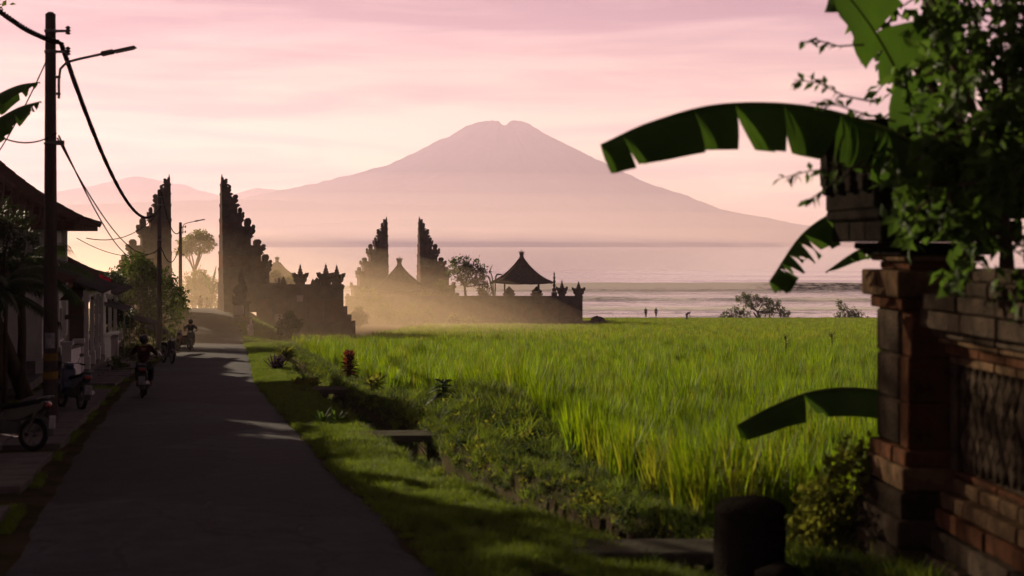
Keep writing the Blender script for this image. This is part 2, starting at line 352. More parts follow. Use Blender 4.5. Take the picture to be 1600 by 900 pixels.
# --- volcano and hills across the strait
m_rock = mat('mountain_rock', (0.07, 0.062, 0.095), (0.035, 0.035, 0.05), scale=0.0022, rough=1.0)  # rock tinted mauve: the tone of distant haze put into its colour
VY = 9000.0; kx = VY/F
LEFT = [(0, 184), (8, 188), (15, 190.5), (30, 189), (44, 187), (60, 180), (86, 163), (123, 146), (185, 117), (240, 101), (301, 87), (400, 66), (520, 40), (700, 12), (900, -2)]
RIGHT = [(0, 184), (12, 187), (20, 191), (33, 189), (43, 185), (61, 173), (87, 160), (119, 144), (171, 118), (224, 92), (292, 68), (350, 46), (455, 26), (600, 7), (760, -2)]
NR, NA = 150, 260; v = []
for i in range(NR+1):
    r = 900*(i/NR)**1.35
    for k in range(NA):
        a = 2*math.pi*k/NA; w = (1+math.cos(a))/2
        h = lerp(interp(r, LEFT), interp(r, RIGHT), w*w*(3-2*w))
        if 8 < r: h += min(4.6, r*.045)*(1-sstep(500, 900, r))*(ns(math.cos(a)*7, math.sin(a)*7, r*.004)+.6*ns(math.cos(a)*16, math.sin(a)*16, r*.01)+.5*ns(math.cos(a)*r*.08, math.sin(a)*r*.08, 5))
        if r < 70: h -= 8*math.exp(-((r*math.cos(a)-3)/7.0)**2)*(1-sstep(30, 70, r)); h += 1.2*ns(r*math.cos(a)*.22, 3)*(1-sstep(40, 70, r))
        v.append((785*kx-800*kx+r*kx*math.cos(a), VY+r*kx*math.sin(a)*0.8, H+h*kx-20*(h < 0)))
f = [(i*NA+k, i*NA+(k+1) % NA, (i+1)*NA+(k+1) % NA, (i+1)*NA+k) for i in range(NR) for k in range(NA)]
o = np_obj('volcano', v, f, m_rock, smooth=True); tag(o, kind='structure')
def ridge(name, pts, Y0, depth, rough, seed):
    k = Y0/F; xs = np.arange(pts[0][0], pts[-1][0]+1, 3.0); rows = np.linspace(-1, 1, 25); v = []
    for t in rows:
        for x in xs:
            h = (380-interp(x, pts))*(max(0.0, 1-abs(t)**1.6))
            h += rough*(ns(x*.03, t*3, seed)+.6*ns(x*.09, t*6, seed+1))*min(1, max(0, h)/12)
            v.append(((x-800)*k, Y0+t*depth, H+h*k-10-(60 if abs(t) > .99 else 0)))
    n = len(xs); f = [(j*n+i, j*n+i+1, (j+1)*n+i+1, (j+1)*n+i) for j in range(len(rows)-1) for i in range(n-1)]
    o = np_obj(name, v, f, m_rock, smooth=True); tag(o, kind='structure'); return o
ridge('hills', [(-250, 318), (-80, 312), (60, 302), (130, 291), (160, 284), (185, 280), (200, 275), (215, 273), (240, 278), (262, 283), (290, 287), (310, 295), (335, 301), (355, 305), (372, 299), (388, 294), (402, 291), (415, 294), (430, 294), (450, 298), (480, 306), (560, 330), (680, 384)], 10300, 700, 1.6, 3)
ridge('hills', [(-250, 326), (-60, 322), (150, 316), (300, 310), (420, 309), (520, 315), (620, 317), (700, 318), (790, 322), (850, 333), (915, 351), (955, 366), (975, 372), (1012, 376), (1020, 384)], 7600, 500, 1.2, 21)

# --- air
hb = MB(); hb.box((0, 5000, 430), (26000, 12400, 900)); o = hb.build('haze', volume_mat('haze_air', (0.93, 0.76, 0.97), 0.000092, 0.28)); tag(o, kind='stuff')
def mist(name, c, r, color, dens, g):
    b_ = MB(); b_.ball((0, 0, 0), 1.0, 32, 20, r); o = b_.build(name, volume_mat(name+'_air', color, dens, g), smooth=True, loc=c); tag(o, kind='stuff')
for q, (rz_, de) in enumerate([(350, .00020), (255, .00020), (170, .00020), (95, .00018)]): mist('sea_mist', (-600+q*31, 6640+q*7, 0), (5200-q*50, 430-q*12, rz_), (1.0, .82, .68), de*1.25, 0.36)
for q, (r_, z_, de) in enumerate([(1.0, 14.0, .0012), (.95, 12.2, .0012), (.9, 10.4, .0013), (.84, 8.8, .0014), (.77, 7.2, .0014), (.68, 5.6, .0014)]): mist('ground_mist', (-62+q*1.0, 126+q*3.0, 5.6), (72*r_, 82*r_, z_), (1.0, .78, .52), de*1.0, 0.6)
# ------------------------------------------------------------------ stone temple buildings
m_stone = mat('temple_stone', (0.14, 0.105, 0.085), (0.07, 0.058, 0.05), scale=1.3, bump=0.5, bscale=6)
m_brick = mat('red_temple_brick', (0.16, 0.095, 0.07), (0.09, 0.06, 0.048), scale=2.0, bump=0.4, bscale=9)
m_thatch = mat('palm_fibre_thatch', (0.11, 0.085, 0.062), (0.055, 0.045, 0.035), scale=3.0, bump=0.8, bscale=24, stretch=(1, 1, .25))
m_wood = mat('dark_wood', (0.09, 0.055, 0.035), (0.045, 0.03, 0.02), scale=6, stretch=(4, 4, .6), bump=.3)
m_plaque = mat('pale_plaque', (0.62, 0.52, 0.50), (0.5, 0.42, 0.42), scale=2.0)

# a curled flame ornament, unit outline in x (outwards), z (up)
CURL = [(0, 0), (.55, 0), (.80, .10), (1.0, .28), (1.02, .46), (.86, .52), (.98, .66), (1.0, .84), (.84, 1.0), (.62, 1.0), (.46, .86), (.44, .66), (.52, .56), (.36, .46), (.2, .52), (.08, .40), (0, .44)]
LEAF = [(-.5, 0), (.5, 0), (.56, .2), (.42, .36), (.46, .55), (.30, .70), (.20, .88), (0, 1.12), (-.20, .88), (-.30, .70), (-.46, .55), (-.42, .36), (-.56, .2)]
def curl(mb, x, y, z, w, h, th, rz=0.0, outline=CURL):
    M_ = Matrix.Translation((x, y, z)) @ Matrix.Rotation(rz, 4, 'Z')
    mb.prism([(px*w, pz*h) for px, pz in outline], -th/2, th/2, M_)
    M2 = Matrix.Translation((x, y, z)) @ Matrix.Rotation(rz, 4, 'Z')
    mb.prism([((px-.45)*.62*w+.45*w, (pz-.45)*.62*h+.45*h) for px, pz in outline], -th/2-.05, th/2+.05, M2)

TIERS = [(0, 17, 86, 0), (17, 44, 78, 0), (44, 69, 65, 17), (69, 95, 54, 15), (95, 121, 40, 21), (121, 146, 28, 14), (146, 169, 22, 12), (169, 186, 13, 10), (186, 200, 8, 7)]
def half_gate(label, loc, k, side, group, rz=0.0, wx=1.1):
    """one half of a split gate; the flat cut face stands at local x = 0, the tiers step down outwards"""
    t = thing('split_gate_half', label, 'temple gate', loc, rz, group)
    S = lambda x: x*k*side
    for i, (z0, z1, w, lob) in enumerate(TIERS):
        w *= wx; d = lerp(3.4, .55, (z0/200)**.8)*(k/.0518); z0k, z1k, wk = z0*k, z1*k, w*k
        b = MB(); hh = z1k-z0k
        b.box((S(w/2), 0, z0k+hh*.38), (wk, d, hh*.76-.004))
        if hh > .6:                                   # raised panels on the two broad faces
            b.box((S(w*.52), 0, z0k+hh*.38), (wk*.55, d+.16, hh*.42)); b.box((S(w*.52), 0, z0k+hh*.38), (wk*.3, d+.3, hh*.26))
        b.build('tier', m_brick if i in (3, 5) else m_stone, t)
        c = MB()
        c.box((S(w/2)+side*.04, 0, z0k+hh*.80), (wk+.10, d+.18, hh*.08)); c.box((S(w/2)+side*.08, 0, z0k+hh*.885), (wk+.20, d+.36, hh*.09)); c.box((S(w/2)+side*.05, 0, z0k+hh*.965), (wk+.12, d+.22, hh*.07-.004))
        c.build('cornice', m_stone, t)
        if lob:
            nw = TIERS[i+1][2]*wx if i+1 < len(TIERS) else 3
            lw = (w-nw)*k*1.12+.10; lh = lob*k*1.25
            o_ = MB(); curl(o_, S(nw)-side*.05, 0, z1k-.02, lw, lh, d*.42, 0 if side > 0 else math.pi); o_.build('flame_ornament', m_stone, t)
            for sy in (-1, 1):
                q = MB(); curl(q, S(w*.62), sy*(d/2-.02), z1k-.02, lw*.55, lh*.75, .22, 0, LEAF); q.build('leaf_ornament', m_stone, t)
                if i < 6:
                    q = MB(); curl(q, S(w*.94), sy*(d/2+.02), z1k-.02, lw*.55, lh*.6, .22, (0 if side > 0 else math.pi)+sy*.5*side); q.build('corner_ornament', m_stone, t)
        else:
            lh = .5
            q = MB(); curl(q, S(w)-side*.1, 0, z1k-.3, 7*k, 14*k, d*.5, 0 if side > 0 else math.pi); q.build('flame_ornament', m_stone, t)
    b = MB(); b.box((S(2.6), 0, 205*k), (5.2*k, .42, 10*k), top=(.55, .7)); b.box((S(1.7), 0, 211*k), (3.4*k, .3, 9*k), top=(.1, .3)); b.build('spire', m_stone, t)
    # a narrow stair newel and a guardian lobe at the foot, on the outer side
    return t
GY = 115.0; gz = H-5.55; k1 = GY/F
half_gate('tall dark carved gate half right of the road, its flat cut face glowing', P(345, 0, GY).xy.to_3d()+Vector((0, 0, gz)), k1, 1, 'two halves of the roadside split gate', R(20))
half_gate('tall carved gate half standing behind the utility poles left of the road', P(266, 0, GY).xy.to_3d()+Vector((0, 0, gz)), k1, -1, 'two halves of the roadside split gate', R(20))
G2 = 192.0; k2 = 134*G2/F/212; gz2 = H-(474-380)/F*G2
half_gate('hazy carved gate half right of the gap behind the thatched shrine', P(654, 0, G2).xy.to_3d()+Vector((0, 0, gz2)), k2, 1, 'two halves of the hazy temple gate', R(15))
half_gate('hazy carved gate half left of the gap behind the thatched shrine', P(605, 0, G2).xy.to_3d()+Vector((0, 0, gz2)), k2, -1, 'two halves of the hazy temple gate', R(15))

# stone courtyard the far temple stands on
cy = MB(); a, b_ = P(545, 0, 181), P(905, 0, 181); cy.box(((a.x+b_.x)/2, 196, gz2-2.02), (b_.x-a.x-1, 29, 4.0)); o = cy.build('courtyard_terrace', m_stone); tag(o, kind='structure')

def crown(mb, c, w, h):
    """the flared cap with horned corners and a bead spire that tops Balinese wall pillars"""
    x, y, z = c
    mb.box((x, y, z+h*.06), (w*.72, w*.72, h*.12)); mb.box((x, y, z+h*.18), (w*.9, w*.9, h*.12), top=(1.15, 1.15)); mb.box((x, y, z+h*.275), (w*.98, w*.98, h*.07))
    for q in range(4):
        a = math.pi/4+q*math.pi/2
        mb.prism([(0, 0), (w*.34, 0), (w*.52, h*.10), (w*.60, h*.28), (w*.50, h*.24), (w*.40, h*.16), (w*.26, h*.22), (0, h*.22)], -w*.10, w*.10, Matrix.Translation((x+math.cos(a)*w*.25, y+math.sin(a)*w*.25, z+h*.28)) @ Matrix.Rotation(a, 4, 'Z'))
    mb.lathe([(w*.34, h*.30), (w*.30, h*.46), (w*.20, h*.52), (w*.23, h*.58), (w*.15, h*.64), (w*.17, h*.70), (w*.08, h*.78), (w*.095, h*.84), (w*.03, h*.93), (.005, h)], c, 8)
def pillar(t, x, y, z0, z1, w, ch, name='pillar'):
    b = MB(); b.box((x, y, (z0+z1)/2), (w, w, z1-z0)); b.box((x, y, z0+.25), (w+.24, w+.24, .5)); b.box((x, y, z1-.10), (w+.16, w+.16, .14)); b.box((x, y, z1-.32), (w+.08, w+.08, .1))
    p = b.build(name, m_stone, t)
    c = MB(); crown(c, (x, y, z1), w*1.35, ch); c.build('crown_finial', m_stone, p); return p
def temple_wall(label, p0, p1, ztop, zbot, th=.5, panels=6):
    """wall between two points, with plinth, coping and raised panels as parts"""
    p0, p1 = Vector(p0), Vector(p1); d = p1-p0; L_ = d.length; rz = math.atan2(d.y, d.x)
    t = thing('temple_wall', label, 'wall', (p0.x, p0.y, zbot), rz)
    hh = ztop-zbot
    b = MB(); b.box((L_/2, 0, hh/2), (L_, th, hh)); b.build('wall_body', m_stone, t)
    b = MB(); b.box((L_/2, 0, .2), (L_+.1, th+.34, .4)); b.box((L_/2, 0, .5), (L_+.05, th+.18, .2)); b.build('plinth', m_stone, t)
    b = MB(); b.box((L_/2, 0, hh-.03), (L_+.14, th+.36, .14)); b.box((L_/2, 0, hh-.17), (L_+.07, th+.22, .14)); b.box((L_/2, 0, hh+.09), (L_+.02, th+.1, .10)); b.build('coping', m_stone, t)
    for i in range(panels):
        x = L_*(i+.5)/panels
        b = MB(); b.box((x, -th/2-.03, hh*.55), (L_/panels*.78, .12, hh*.42)); b.build('panel', m_brick, t)
    return t
# wall beside the first gate, with two stacked plinths at its free end
WY = 111.0
zt = H-(447-380)/F*WY; zb = plane(WY)-.2
wx0, wx1 = P(402, 0, WY).x, P(536, 0, WY).x
w1 = temple_wall('dark carved temple wall with crowned pillars right of the tall gate', (wx0, WY), (wx1, WY), zt, zb, .7, 5)
hh = zt-zb
for px, big, top in [(469, .95, 412), (509, 1.05, 411), (526, 1.0, 413)]:
    ch = (447-top)*WY/F; pillar(w1, P(px, 0, WY).x-wx0, 0.05, .1, hh+.12, big*.72, ch-.1)
b = MB(); b.box((wx1-wx0+.45, -.1, .75), (.9, 1.5, 1.5)); b.box((wx1-wx0+.3, -.1, 1.75), (.6, 1.2, .5)); b.box((wx1-wx0+.12, -.05, 2.3), (.34, .95, .7)); b.build('stepped_buttress', m_stone, w1)
for px, py, s in [(437, 497, .62), (470, 466, .5)]:
    p = P(px, py, WY); b = MB(); b.box((p.x-wx0, -.45, p.z-zb), (s, .06, s)); b.build('plaque', m_plaque, w1)
for px, w_, h_ in [(443, .42, .55), (495, .5, .5), (489, .3, .4)]:
    q = MB(); curl(q, P(px, 0, WY).x-wx0, 0, hh+.12, w_, h_, .35, 0, LEAF); q.build('leaf_ornament', m_stone, w1)

# long wall of the far temple
WF = 179.5; zt = H-(464-380)/F*WF; zb = plane(WF)-.3
wx0, wx1 = P(540, 0, WF).x, P(906, 0, WF).x
w2 = temple_wall('long hazy temple wall at the far edge of the rice field', (wx0, WF), (wx1, WF), zt, zb, .6, 14)
hh = zt-zb
for px, top, w_ in [(878, 438, 1.05), (904, 440, 1.2)]: pillar(w2, P(px, 0, WF).x-wx0, 0, .1, hh+.12, w_*.8, (464-top)*WF/F)
t_ = P(866, 0, WF).x-wx0; c = MB(); c.box((t_, 0, hh+.3), (.7, .7, .6)); c.lathe([(.24, .55), (.28, .9), (.12, 1.1), (.2, 1.35), (.1, 1.6), (.2, 1.8), (.08, 2.1), (.16, 2.3), (.06, 2.6), (.12, 2.8), (.02, 3.1)], (t_, 0, hh+.1), 8); c.build('tall_finial', m_stone, w2)
b = MB(); b.box((wx1-wx0+.75, 0, .35), (1.4, 1.6, .9)); b.box((wx1-wx0+2.0, .2, .1), (1.8, 1.2, .6)); b.build('stepped_buttress', m_stone, w2)
o = MB(); o.ball((0, 0, .45), .85, 9, 7, (1, .8, .75), .22); o = o.build('boulder', m_stone, loc=(P(934, 0, 179).x, 179, plane(179))); tag(o, 'dark boulder at the end of the long temple wall', 'boulder')

def pavilion(label, c, w, eave, apex, fin, post=True, seats=0, walls=False):
    """thatched pavilion: platform, four posts, hipped thatch, finial. c at ground, heights above it"""
    t = thing('thatched_pavilion', label, 'pavilion', c)
    b = MB(); b.box((0, 0, .25), (w*.72, w*.72, .5)); b.box((0, 0, .55), (w*.66, w*.66, .1)); b.build('platform', m_stone, t)
    if post:
        for sx in (-1, 1):
            for sy in (-1, 1):
                b = MB(); b.box((sx*w*.27, sy*w*.27, eave/2+.3), (.2, .2, eave-.3)); b.box((sx*w*.27, sy*w*.27, .75), (.36, .36, .3)); b.build('post', m_wood, t)
    n = 32; prof = []
    for i in range(11):
        q = i/10; prof.append((lerp(w/2, .28, q**.85)-.10*math.sin(q*math.pi)*w*.25, lerp(eave, apex, q**1.12)))
    prof = [(w*.33, eave+.30), (w/2-.15, eave-.18)]+[(w/2, eave-.02)]+prof[1:]
    v = []; f = []
    for i, (r, z) in enumerate(prof):
        for k in range(n):
            a = 2*math.pi*(k+.5)/n; e = 1/max(abs(math.cos(a)), abs(math.sin(a))); e = lerp(1, e, .86)
            j = random.uniform(-.05, .05) if i in (1, 2) else random.uniform(-.02, .02)
            up = .16*(e-1)/.414 if i in (1, 2) else 0
            v.append((r*e*math.cos(a)*(1+j*.3), r*e*math.sin(a)*(1+j*.3), z+j+up))
    for i in range(len(prof)-1):
        for k in range(n): f.append((i*n+k, i*n+(k+1) % n, (i+1)*n+(k+1) % n, (i+1)*n+k))
    mb = MB(); mb.add(v, f+[tuple(range(n)), tuple(range((len(prof)-1)*n, len(prof)*n))]); r_ = mb.build('thatched_roof', m_thatch, t)
    for q in range(4):                                         # hip rolls
        a = math.pi/4+q*math.pi/2; pts = [Vector((rr*1.36*math.cos(a), rr*1.36*math.sin(a), z+.03)) for rr, z in prof[2:]]
        h_ = MB(); h_.tube(pts, .09, 5); h_.build('hip_roll', m_thatch, r_)
    fb = MB(); s = fin; fb.lathe([(.42*s, -.15*s), (.34*s, .25*s), (.26*s, .5*s), (.38*s, .55*s), (.40*s, .66*s), (.2*s, .72*s)], (0, 0, apex), 10)
    for q in range(6):
        a = q*math.pi/3; fb.prism([(0, 0), (.25*s, .05*s), (.40*s, .3*s), (.3*s, .5*s), (.28*s, .3*s), (.12*s, .16*s)], -.05*s, .05*s, Matrix.Translation((math.cos(a)*.08*s, math.sin(a)*.08*s, apex+.68*s)) @ Matrix.Rotation(a, 4, 'Z'))
    fb.lathe([(.10*s, .68*s), (.14*s, .95*s), (.05*s, 1.1*s), (.01, 1.45*s)], (0, 0, apex), 8); fb.build('roof_finial', m_stone, t)
    if not post or walls:
        b = MB(); b.box((0, 0, eave/2+.3), (w*.5, w*.5, eave)); b.build('shrine_wall', m_brick, t)
    for i in range(seats):
        b = MB(); x = lerp(-.2, .24, i/max(1, seats-1))*w; b.box((x, 0, 1.0), (w*.16, 1.0, .9)); b.box((x, 0, 1.55), (w*.2, 1.2, .22)); b.lathe([(w*.07, 1.6), (w*.09, 1.95), (w*.05, 2.2), (.03, 2.6)], (x, 0, 0), 9); b.build('altar', m_stone, t)
    return t
def place_pav(label, px, Y, eave_y, apex_y, wpx, gzv, fin, **kw):
    p = P(px, 0, Y); return pavilion(label, (p.x, Y, gzv), wpx*Y/F, H-(eave_y-380)/F*Y-gzv, H-(apex_y-380)/F*Y-gzv, fin, **kw)
place_pav('thatched shrine in front of the gap of the hazy temple gate', 624, 186, 454, 416, 104, gz2-.1, .95, walls=True)
place_pav('open thatched pavilion on four posts above the long wall', 815, 186, 441, 404, 98, gz2-.1, .85, seats=2)
place_pav('pale distant thatched roof between the tall gate and the crowned pillars', 433, 163, 436, 411, 66, H-8.6, .6)
tr = MB(); a = P(433, 0, 163); tr.box((a.x, 164, H-10.1), (8, 8, 3)); o = tr.build('shrine_terrace', m_stone); tag(o, kind='structure')

# lower wall on the far side of the road, mostly behind the street tree
wl0, wl1 = P(186, 0, 113).x, P(250, 0, 113).x
w3 = temple_wall('dark temple wall left of the road behind the leafy street tree', (wl0, 113.4), (wl1, 113.4), H-3.4, H-5.9, .7, 3)
for px in (190, 214): pillar(w3, P(px, 0, 113.4).x-wl0, 0.05, .1, 2.62, .75, 1.7)
def guardian(label, c, s, plaque=True, pale=False):
    """squat guardian figure on a pedestal"""
    m_ = m_plaque if pale else m_stone
    t = thing('guardian_statue', label, 'statue', c, R(-10))
    b = MB(); b.box((0, 0, .15*s), (1.0*s, 1.0*s, .3*s)); b.box((0, 0, .75*s), (.74*s, .74*s, .9*s)); b.box((0, 0, 1.25*s), (.95*s, .95*s, .16*s)); b.build('pedestal', m_, t)
    if plaque:
        b = MB(); b.box((0, -.40*s, .8*s), (.62*s, .06*s, .6*s)); b.build('plaque', m_plaque, t)
    f = MB(); f.lathe([(.36*s, 1.33*s), (.42*s, 1.5*s), (.38*s, 1.75*s), (.30*s, 2.0*s), (.33*s, 2.25*s), (.22*s, 2.42*s), (.12*s, 2.48*s), (.21*s, 2.6*s), (.22*s, 2.78*s), (.16*s, 2.92*s), (.19*s, 2.98*s), (.10*s, 3.12*s), (.02, 3.3*s)], (0, 0, 0), 10, 1, .8)
    for sx in (-1, 1):
        f.tube([(sx*.28*s, -.02*s, 2.3*s), (sx*.42*s, -.1*s, 2.0*s), (sx*.25*s, -.32*s, 1.9*s)], [.11*s, .1*s, .08*s], 7); f.tube([(sx*.2*s, -.1*s, 1.5*s), (sx*.38*s, -.38*s, 1.62*s), (sx*.3*s, -.42*s, 1.35*s)], [.15*s, .13*s, .1*s], 7)
    f.tube([(.25*s, -.32*s, 1.9*s), (.38*s, -.36*s, 2.6*s)], [.05*s, .08*s], 6)
    f.build('figure', m_, t, smooth=True); return t
p = P(377, 0, 105.5); guardian('guardian statue on a pedestal with a pale plaque beside the tall gate', (p.x, 105.5, ground_z(p.x, 105.5)-.02), 1.15)
p = P(392, 0, 98); guardian('small pale statue at the grassy roadside below the guardian statue', (p.x, 98, ground_z(p.x, 98)-.02), .40, False, True)
# ------------------------------------------------------------------ the street: houses, poles, cables, motorbikes, people
RZ = math.atan(0.205)                                     # the street's turn to the left
m_tile = mat('clay_roof_tile', (0.10, 0.055, 0.042), (0.055, 0.034, 0.029), scale=2.5, bump=.3)
m_zinc = mat('zinc_sheet', (0.085, 0.085, 0.09), (0.05, 0.04, 0.038), scale=2.0, rough=.6, metal=.2)
m_plaster = mat('white_plaster', (0.72, 0.71, 0.74), (0.55, 0.54, 0.56), scale=1.2, rough=.9)
m_grey = mat('grey_render', (0.24, 0.225, 0.21), (0.15, 0.14, 0.13), scale=1.4)
m_green = mat('faded_green_paint', (0.06, 0.075, 0.065), (0.035, 0.042, 0.04), scale=2)
m_dark = mat('dark_opening', (0.02, 0.02, 0.022), (0.012, 0.012, 0.013), scale=3, rough=.4)
m_concrete = mat('pavement_concrete', (0.15, 0.142, 0.135), (0.085, 0.08, 0.075), scale=2.2, bump=.4, bscale=14)
m_glass = mat('window_glass', (0.03, 0.035, 0.04), (0.02, 0.02, 0.025), rough=.08, spec=.6)

def hip_roof(parent, cx, cy_, w, l, z0, z1, over=.7, ridge=.45, m_=None, course=.32):
    """hipped roof over a w (x) by l (y) plan: every course of tiles a lipped step, caps along ridge and hips"""
    m_ = m_ or m_tile
    W, Lh = w/2+over, l/2+over; r2 = Lh*ridge
    nC = max(6, int(math.hypot(W, z1-z0)/course)); mb = MB()
    def ring(q, dz): return [(cx+sx*lerp(W, .05, q), cy_+sy*lerp(Lh, r2, q), lerp(z0, z1, q-.10*math.sin(q*math.pi))+dz) for sx, sy in ((-1,-1),(1,-1),(1,1),(-1,1))]
    v = []; f = []
    for i in range(nC):
        v += ring(i/nC, .045)+ring((i+1)/nC, .0)
    for i in range(2*nC-1):
        for k in range(4): f.append((i*4+k, i*4+(k+1) % 4, (i+1)*4+(k+1) % 4, (i+1)*4+k))
    v += ring(0, -.12); b0 = len(v)-4; f += [(0, 1, b0+1, b0), (1, 2, b0+2, b0+1), (2, 3, b0+3, b0+2), (3, 0, b0, b0+3), (b0, b0+1, b0+2, b0+3)]
    mb.add(v, f)
    roof = mb.build('roof', m_, parent)
    # pan tiles as half-round ribs running up the two long slopes
    ribs = MB(); nr = int(2*Lh/.26)
    for s in (-1, 1):
        for j in range(nr):
            y = -Lh+(j+.5)*2*Lh/nr; qm = 1.0 if abs(y) <= r2 else max(0, 1-(abs(y)-r2)/(Lh-r2))
            if qm < .06: continue
            pts = []
            for q in np.linspace(0, qm, 7): pts.append((cx+s*lerp(W+.02, .05, q), cy_+y, lerp(z0, z1, q-.10*math.sin(q*math.pi))+.05))
            ribs.tube(pts, .055, 4)
    for s in (-1, 1):
        nr2 = int(2*W/.26)
        for j in range(nr2):
            x = -W+(j+.5)*2*W/nr2; qm = 1-abs(x)/W
            if qm < .06: continue
            pts = [(cx+x, cy_+s*lerp(Lh+.02, r2, q), lerp(z0, z1, q-.10*math.sin(q*math.pi))+.05) for q in np.linspace(0, qm, 5)]
            ribs.tube(pts, .055, 4)
    o_ = ribs.build('roof_tiles', m_, roof); o_['kind'] = 'stuff'
    c0, c1 = Vector((cx, cy_-r2, z1)), Vector((cx, cy_+r2, z1))
    runs = [(c0, c1)]
    lines = [[c0.lerp(c1, q) for q in np.linspace(0, 1, 8)]]
    for (sx, sy), e in zip(((-1,-1),(1,-1),(1,1),(-1,1)), (c0, c0, c1, c1)):
        lines.append([Vector((cx+sx*lerp(W, .05, q), cy_+sy*lerp(Lh, r2, q), lerp(z0, z1, q-.10*math.sin(q*math.pi))+.08+(.12*(1-q/.12) if q < .12 else 0))) for q in np.linspace(-.02, 1, 15)])
    for ln in lines:                                       # caps overlap like scales, each a tile of its own
        for a, b in zip(ln, ln[1:]):
            q = MB(); q.tube([a, b+(b-a)*.12+Vector((0, 0, .015))], [.15, .11], 6); q.build('ridge_tile', m_, roof)
    return roof
def opening(parent, x, y, z, w, h, facing='x', kind='window', bars=2):
    """framed window or door on a wall face; sits proud of the wall"""
    T = (lambda a, b, c: (x+b, y+a, z+c)) if facing == 'x' else (lambda a, b, c: (x+a, y-b, z+c))
    D = (lambda a, b, c: (b, a, c)) if facing == 'x' else (lambda a, b, c: (a, b, c))
    g = MB(); g.box(T(0, .01, h/2), D(w, .05, h)); o_ = g.build(kind, m_glass if kind == 'window' else m_wood, parent)
    fr = MB()
    for s in (-1, 1): fr.box(T(s*(w/2+.03), .03, h/2), D(.08, .09, h+.14))
    fr.box(T(0, .03, h+.03), D(w-.03, .085, .08)); fr.box(T(0, .05, -.04), D(w+.24, .16, .08))
    fr.build('frame', m_plaster if kind == 'window' else m_wood, o_)
    for i in range(bars):
        q = MB(); q.box(T(lerp(-w/2, w/2, (i+1)/(bars+1)), .05, h/2), D(.04, .04, h-.02)); q.build('glazing_bar', m_plaster if kind == 'window' else m_wood, o_)
    return o_

def house(label, off, Y, w, l, eave, ridge_h, wall_m, veranda=0.0, style=0, zb=None, posts=3, over=.7, ridge=.45, group='houses along the left of the road'):
    """a house whose street face stands `off` metres left of the road's left edge, centred at Y along the street"""
    X = XR(Y)-WROAD(Y)-off
    z = plane(Y)-.1 if zb is None else zb
    t = thing('street_house', label, 'house', (X, Y, z), RZ, group)
    lift = .25+.043*l/2
    b = MB(); b.box((-w/2, 0, eave/2), (w, l, eave)); b.build('wall', wall_m, t)
    b = MB(); b.box((-w/2+.1, 0, lift/2), (w+.5, l+.3, lift)); b.build('plinth', m_concrete, t)
    hip_roof(t, -w/2, 0, w, l, eave-.05, ridge_h, over, ridge)
    hh = 2.1
    opening(t, 0, -l*.28, lift+.8, 1.2, 1.25); opening(t, 0, l*.30, lift+.8, 1.2, 1.25); opening(t, 0, .1, lift, 1.0, hh, kind='door', bars=1)
    opening(t, -w*.5, -l/2, lift+.8, 1.3, 1.2, facing='y')
    if eave > 4.6:
        for yy in (-.3, 0, .3): opening(t, 0, yy*l, eave-2.1, 1.1, 1.3)
        opening(t, -w*.35, -l/2, eave-2.1, 1.2, 1.3, facing='y')
        b = MB(); b.box((-w/2, 0, eave-2.75), (w+.16, l+.16, .22)); b.build('string_course', m_plaster, t)
        for sx, sy in ((0, -1), (0, 1)):
            b = MB(); b.box((.02, sy*(l/2-.15), eave/2+.6), (.36, .36, eave-1.4)); b.build('corner_pilaster', m_plaster, t)
    if veranda:
        b = MB(); b.box((veranda/2, 0, lift-.06), (veranda, l+.1, .24)); b.build('veranda_floor', m_concrete, t)
        for i in range(posts):
            y = lerp(-l/2+.12, l/2-.12, i/(posts-1)); q = MB(); q.box((veranda-.12, y, lift+1.35), (.15, .15, 2.7)); q.box((veranda-.12, y, lift+.3), (.26, .26, .5)); q.box((veranda-.12, y, lift+2.62), (.28, .28, .16)); q.build('veranda_post', m_plaster, t)
        q = MB(); q.box((veranda-.12, 0, lift+2.82), (.2, l+.1, .26)); q.build('veranda_beam', m_plaster, t)
        q = MB(); M_ = None
        n_ = int(l/.3); rows = 9; v = []; f = []
        for i in range(n_*2+1):
            y = lerp(-l/2-.3, l/2+.3, i/(n_*2))
            for j in range(rows): v.append((lerp(.0, veranda+.5, j/(rows-1)), y, lift+lerp(3.75, 2.9, j/(rows-1))+(.05 if i % 2 else 0)))
        f = [(i*rows+j, i*rows+j+1, (i+1)*rows+j+1, (i+1)*rows+j) for i in range(n_*2) for j in range(rows-1)]
        v2 = [(a, b_, c-.07) for a, b_, c in v]; q.add(v, f); q.add(v2, [tuple(reversed(x)) for x in f]); q.build('veranda_roof', m_tile if style == 0 else m_zinc, t)
    return t
house('low white-posted house nearest the camera at the left edge', 4.6, 44.3, 7, 9.6, 3.5, 7.2, m_green, 2.2, 0, posts=3, ridge=.7)
house('white two-storey house with a dark curved hip roof behind the tall pole', 3.4, 55.2, 7.5, 7.2, 5.75, 9.5, m_plaster, 1.7, 1, posts=4, over=1.3)
house('grey house with a long brown tiled roof left of the leafy street tree', 4.2, 71.0, 8.5, 11.0, 3.9, 7.3, m_grey, 1.8, 1, posts=4, over=.9, ridge=.6)
house('small grey shop house behind the second utility pole', 6.5, 87.0, 7, 9.0, 3.2, 4.6, m_grey, 1.6, 1, posts=3)
house('unseen white house added beyond the left edge to shade the road', 4.0, 30.4, 8, 17.0, 4.8, 8.4, m_plaster, 0, 0, ridge=.8)  # out of view; added, its length and roof set to shade the road

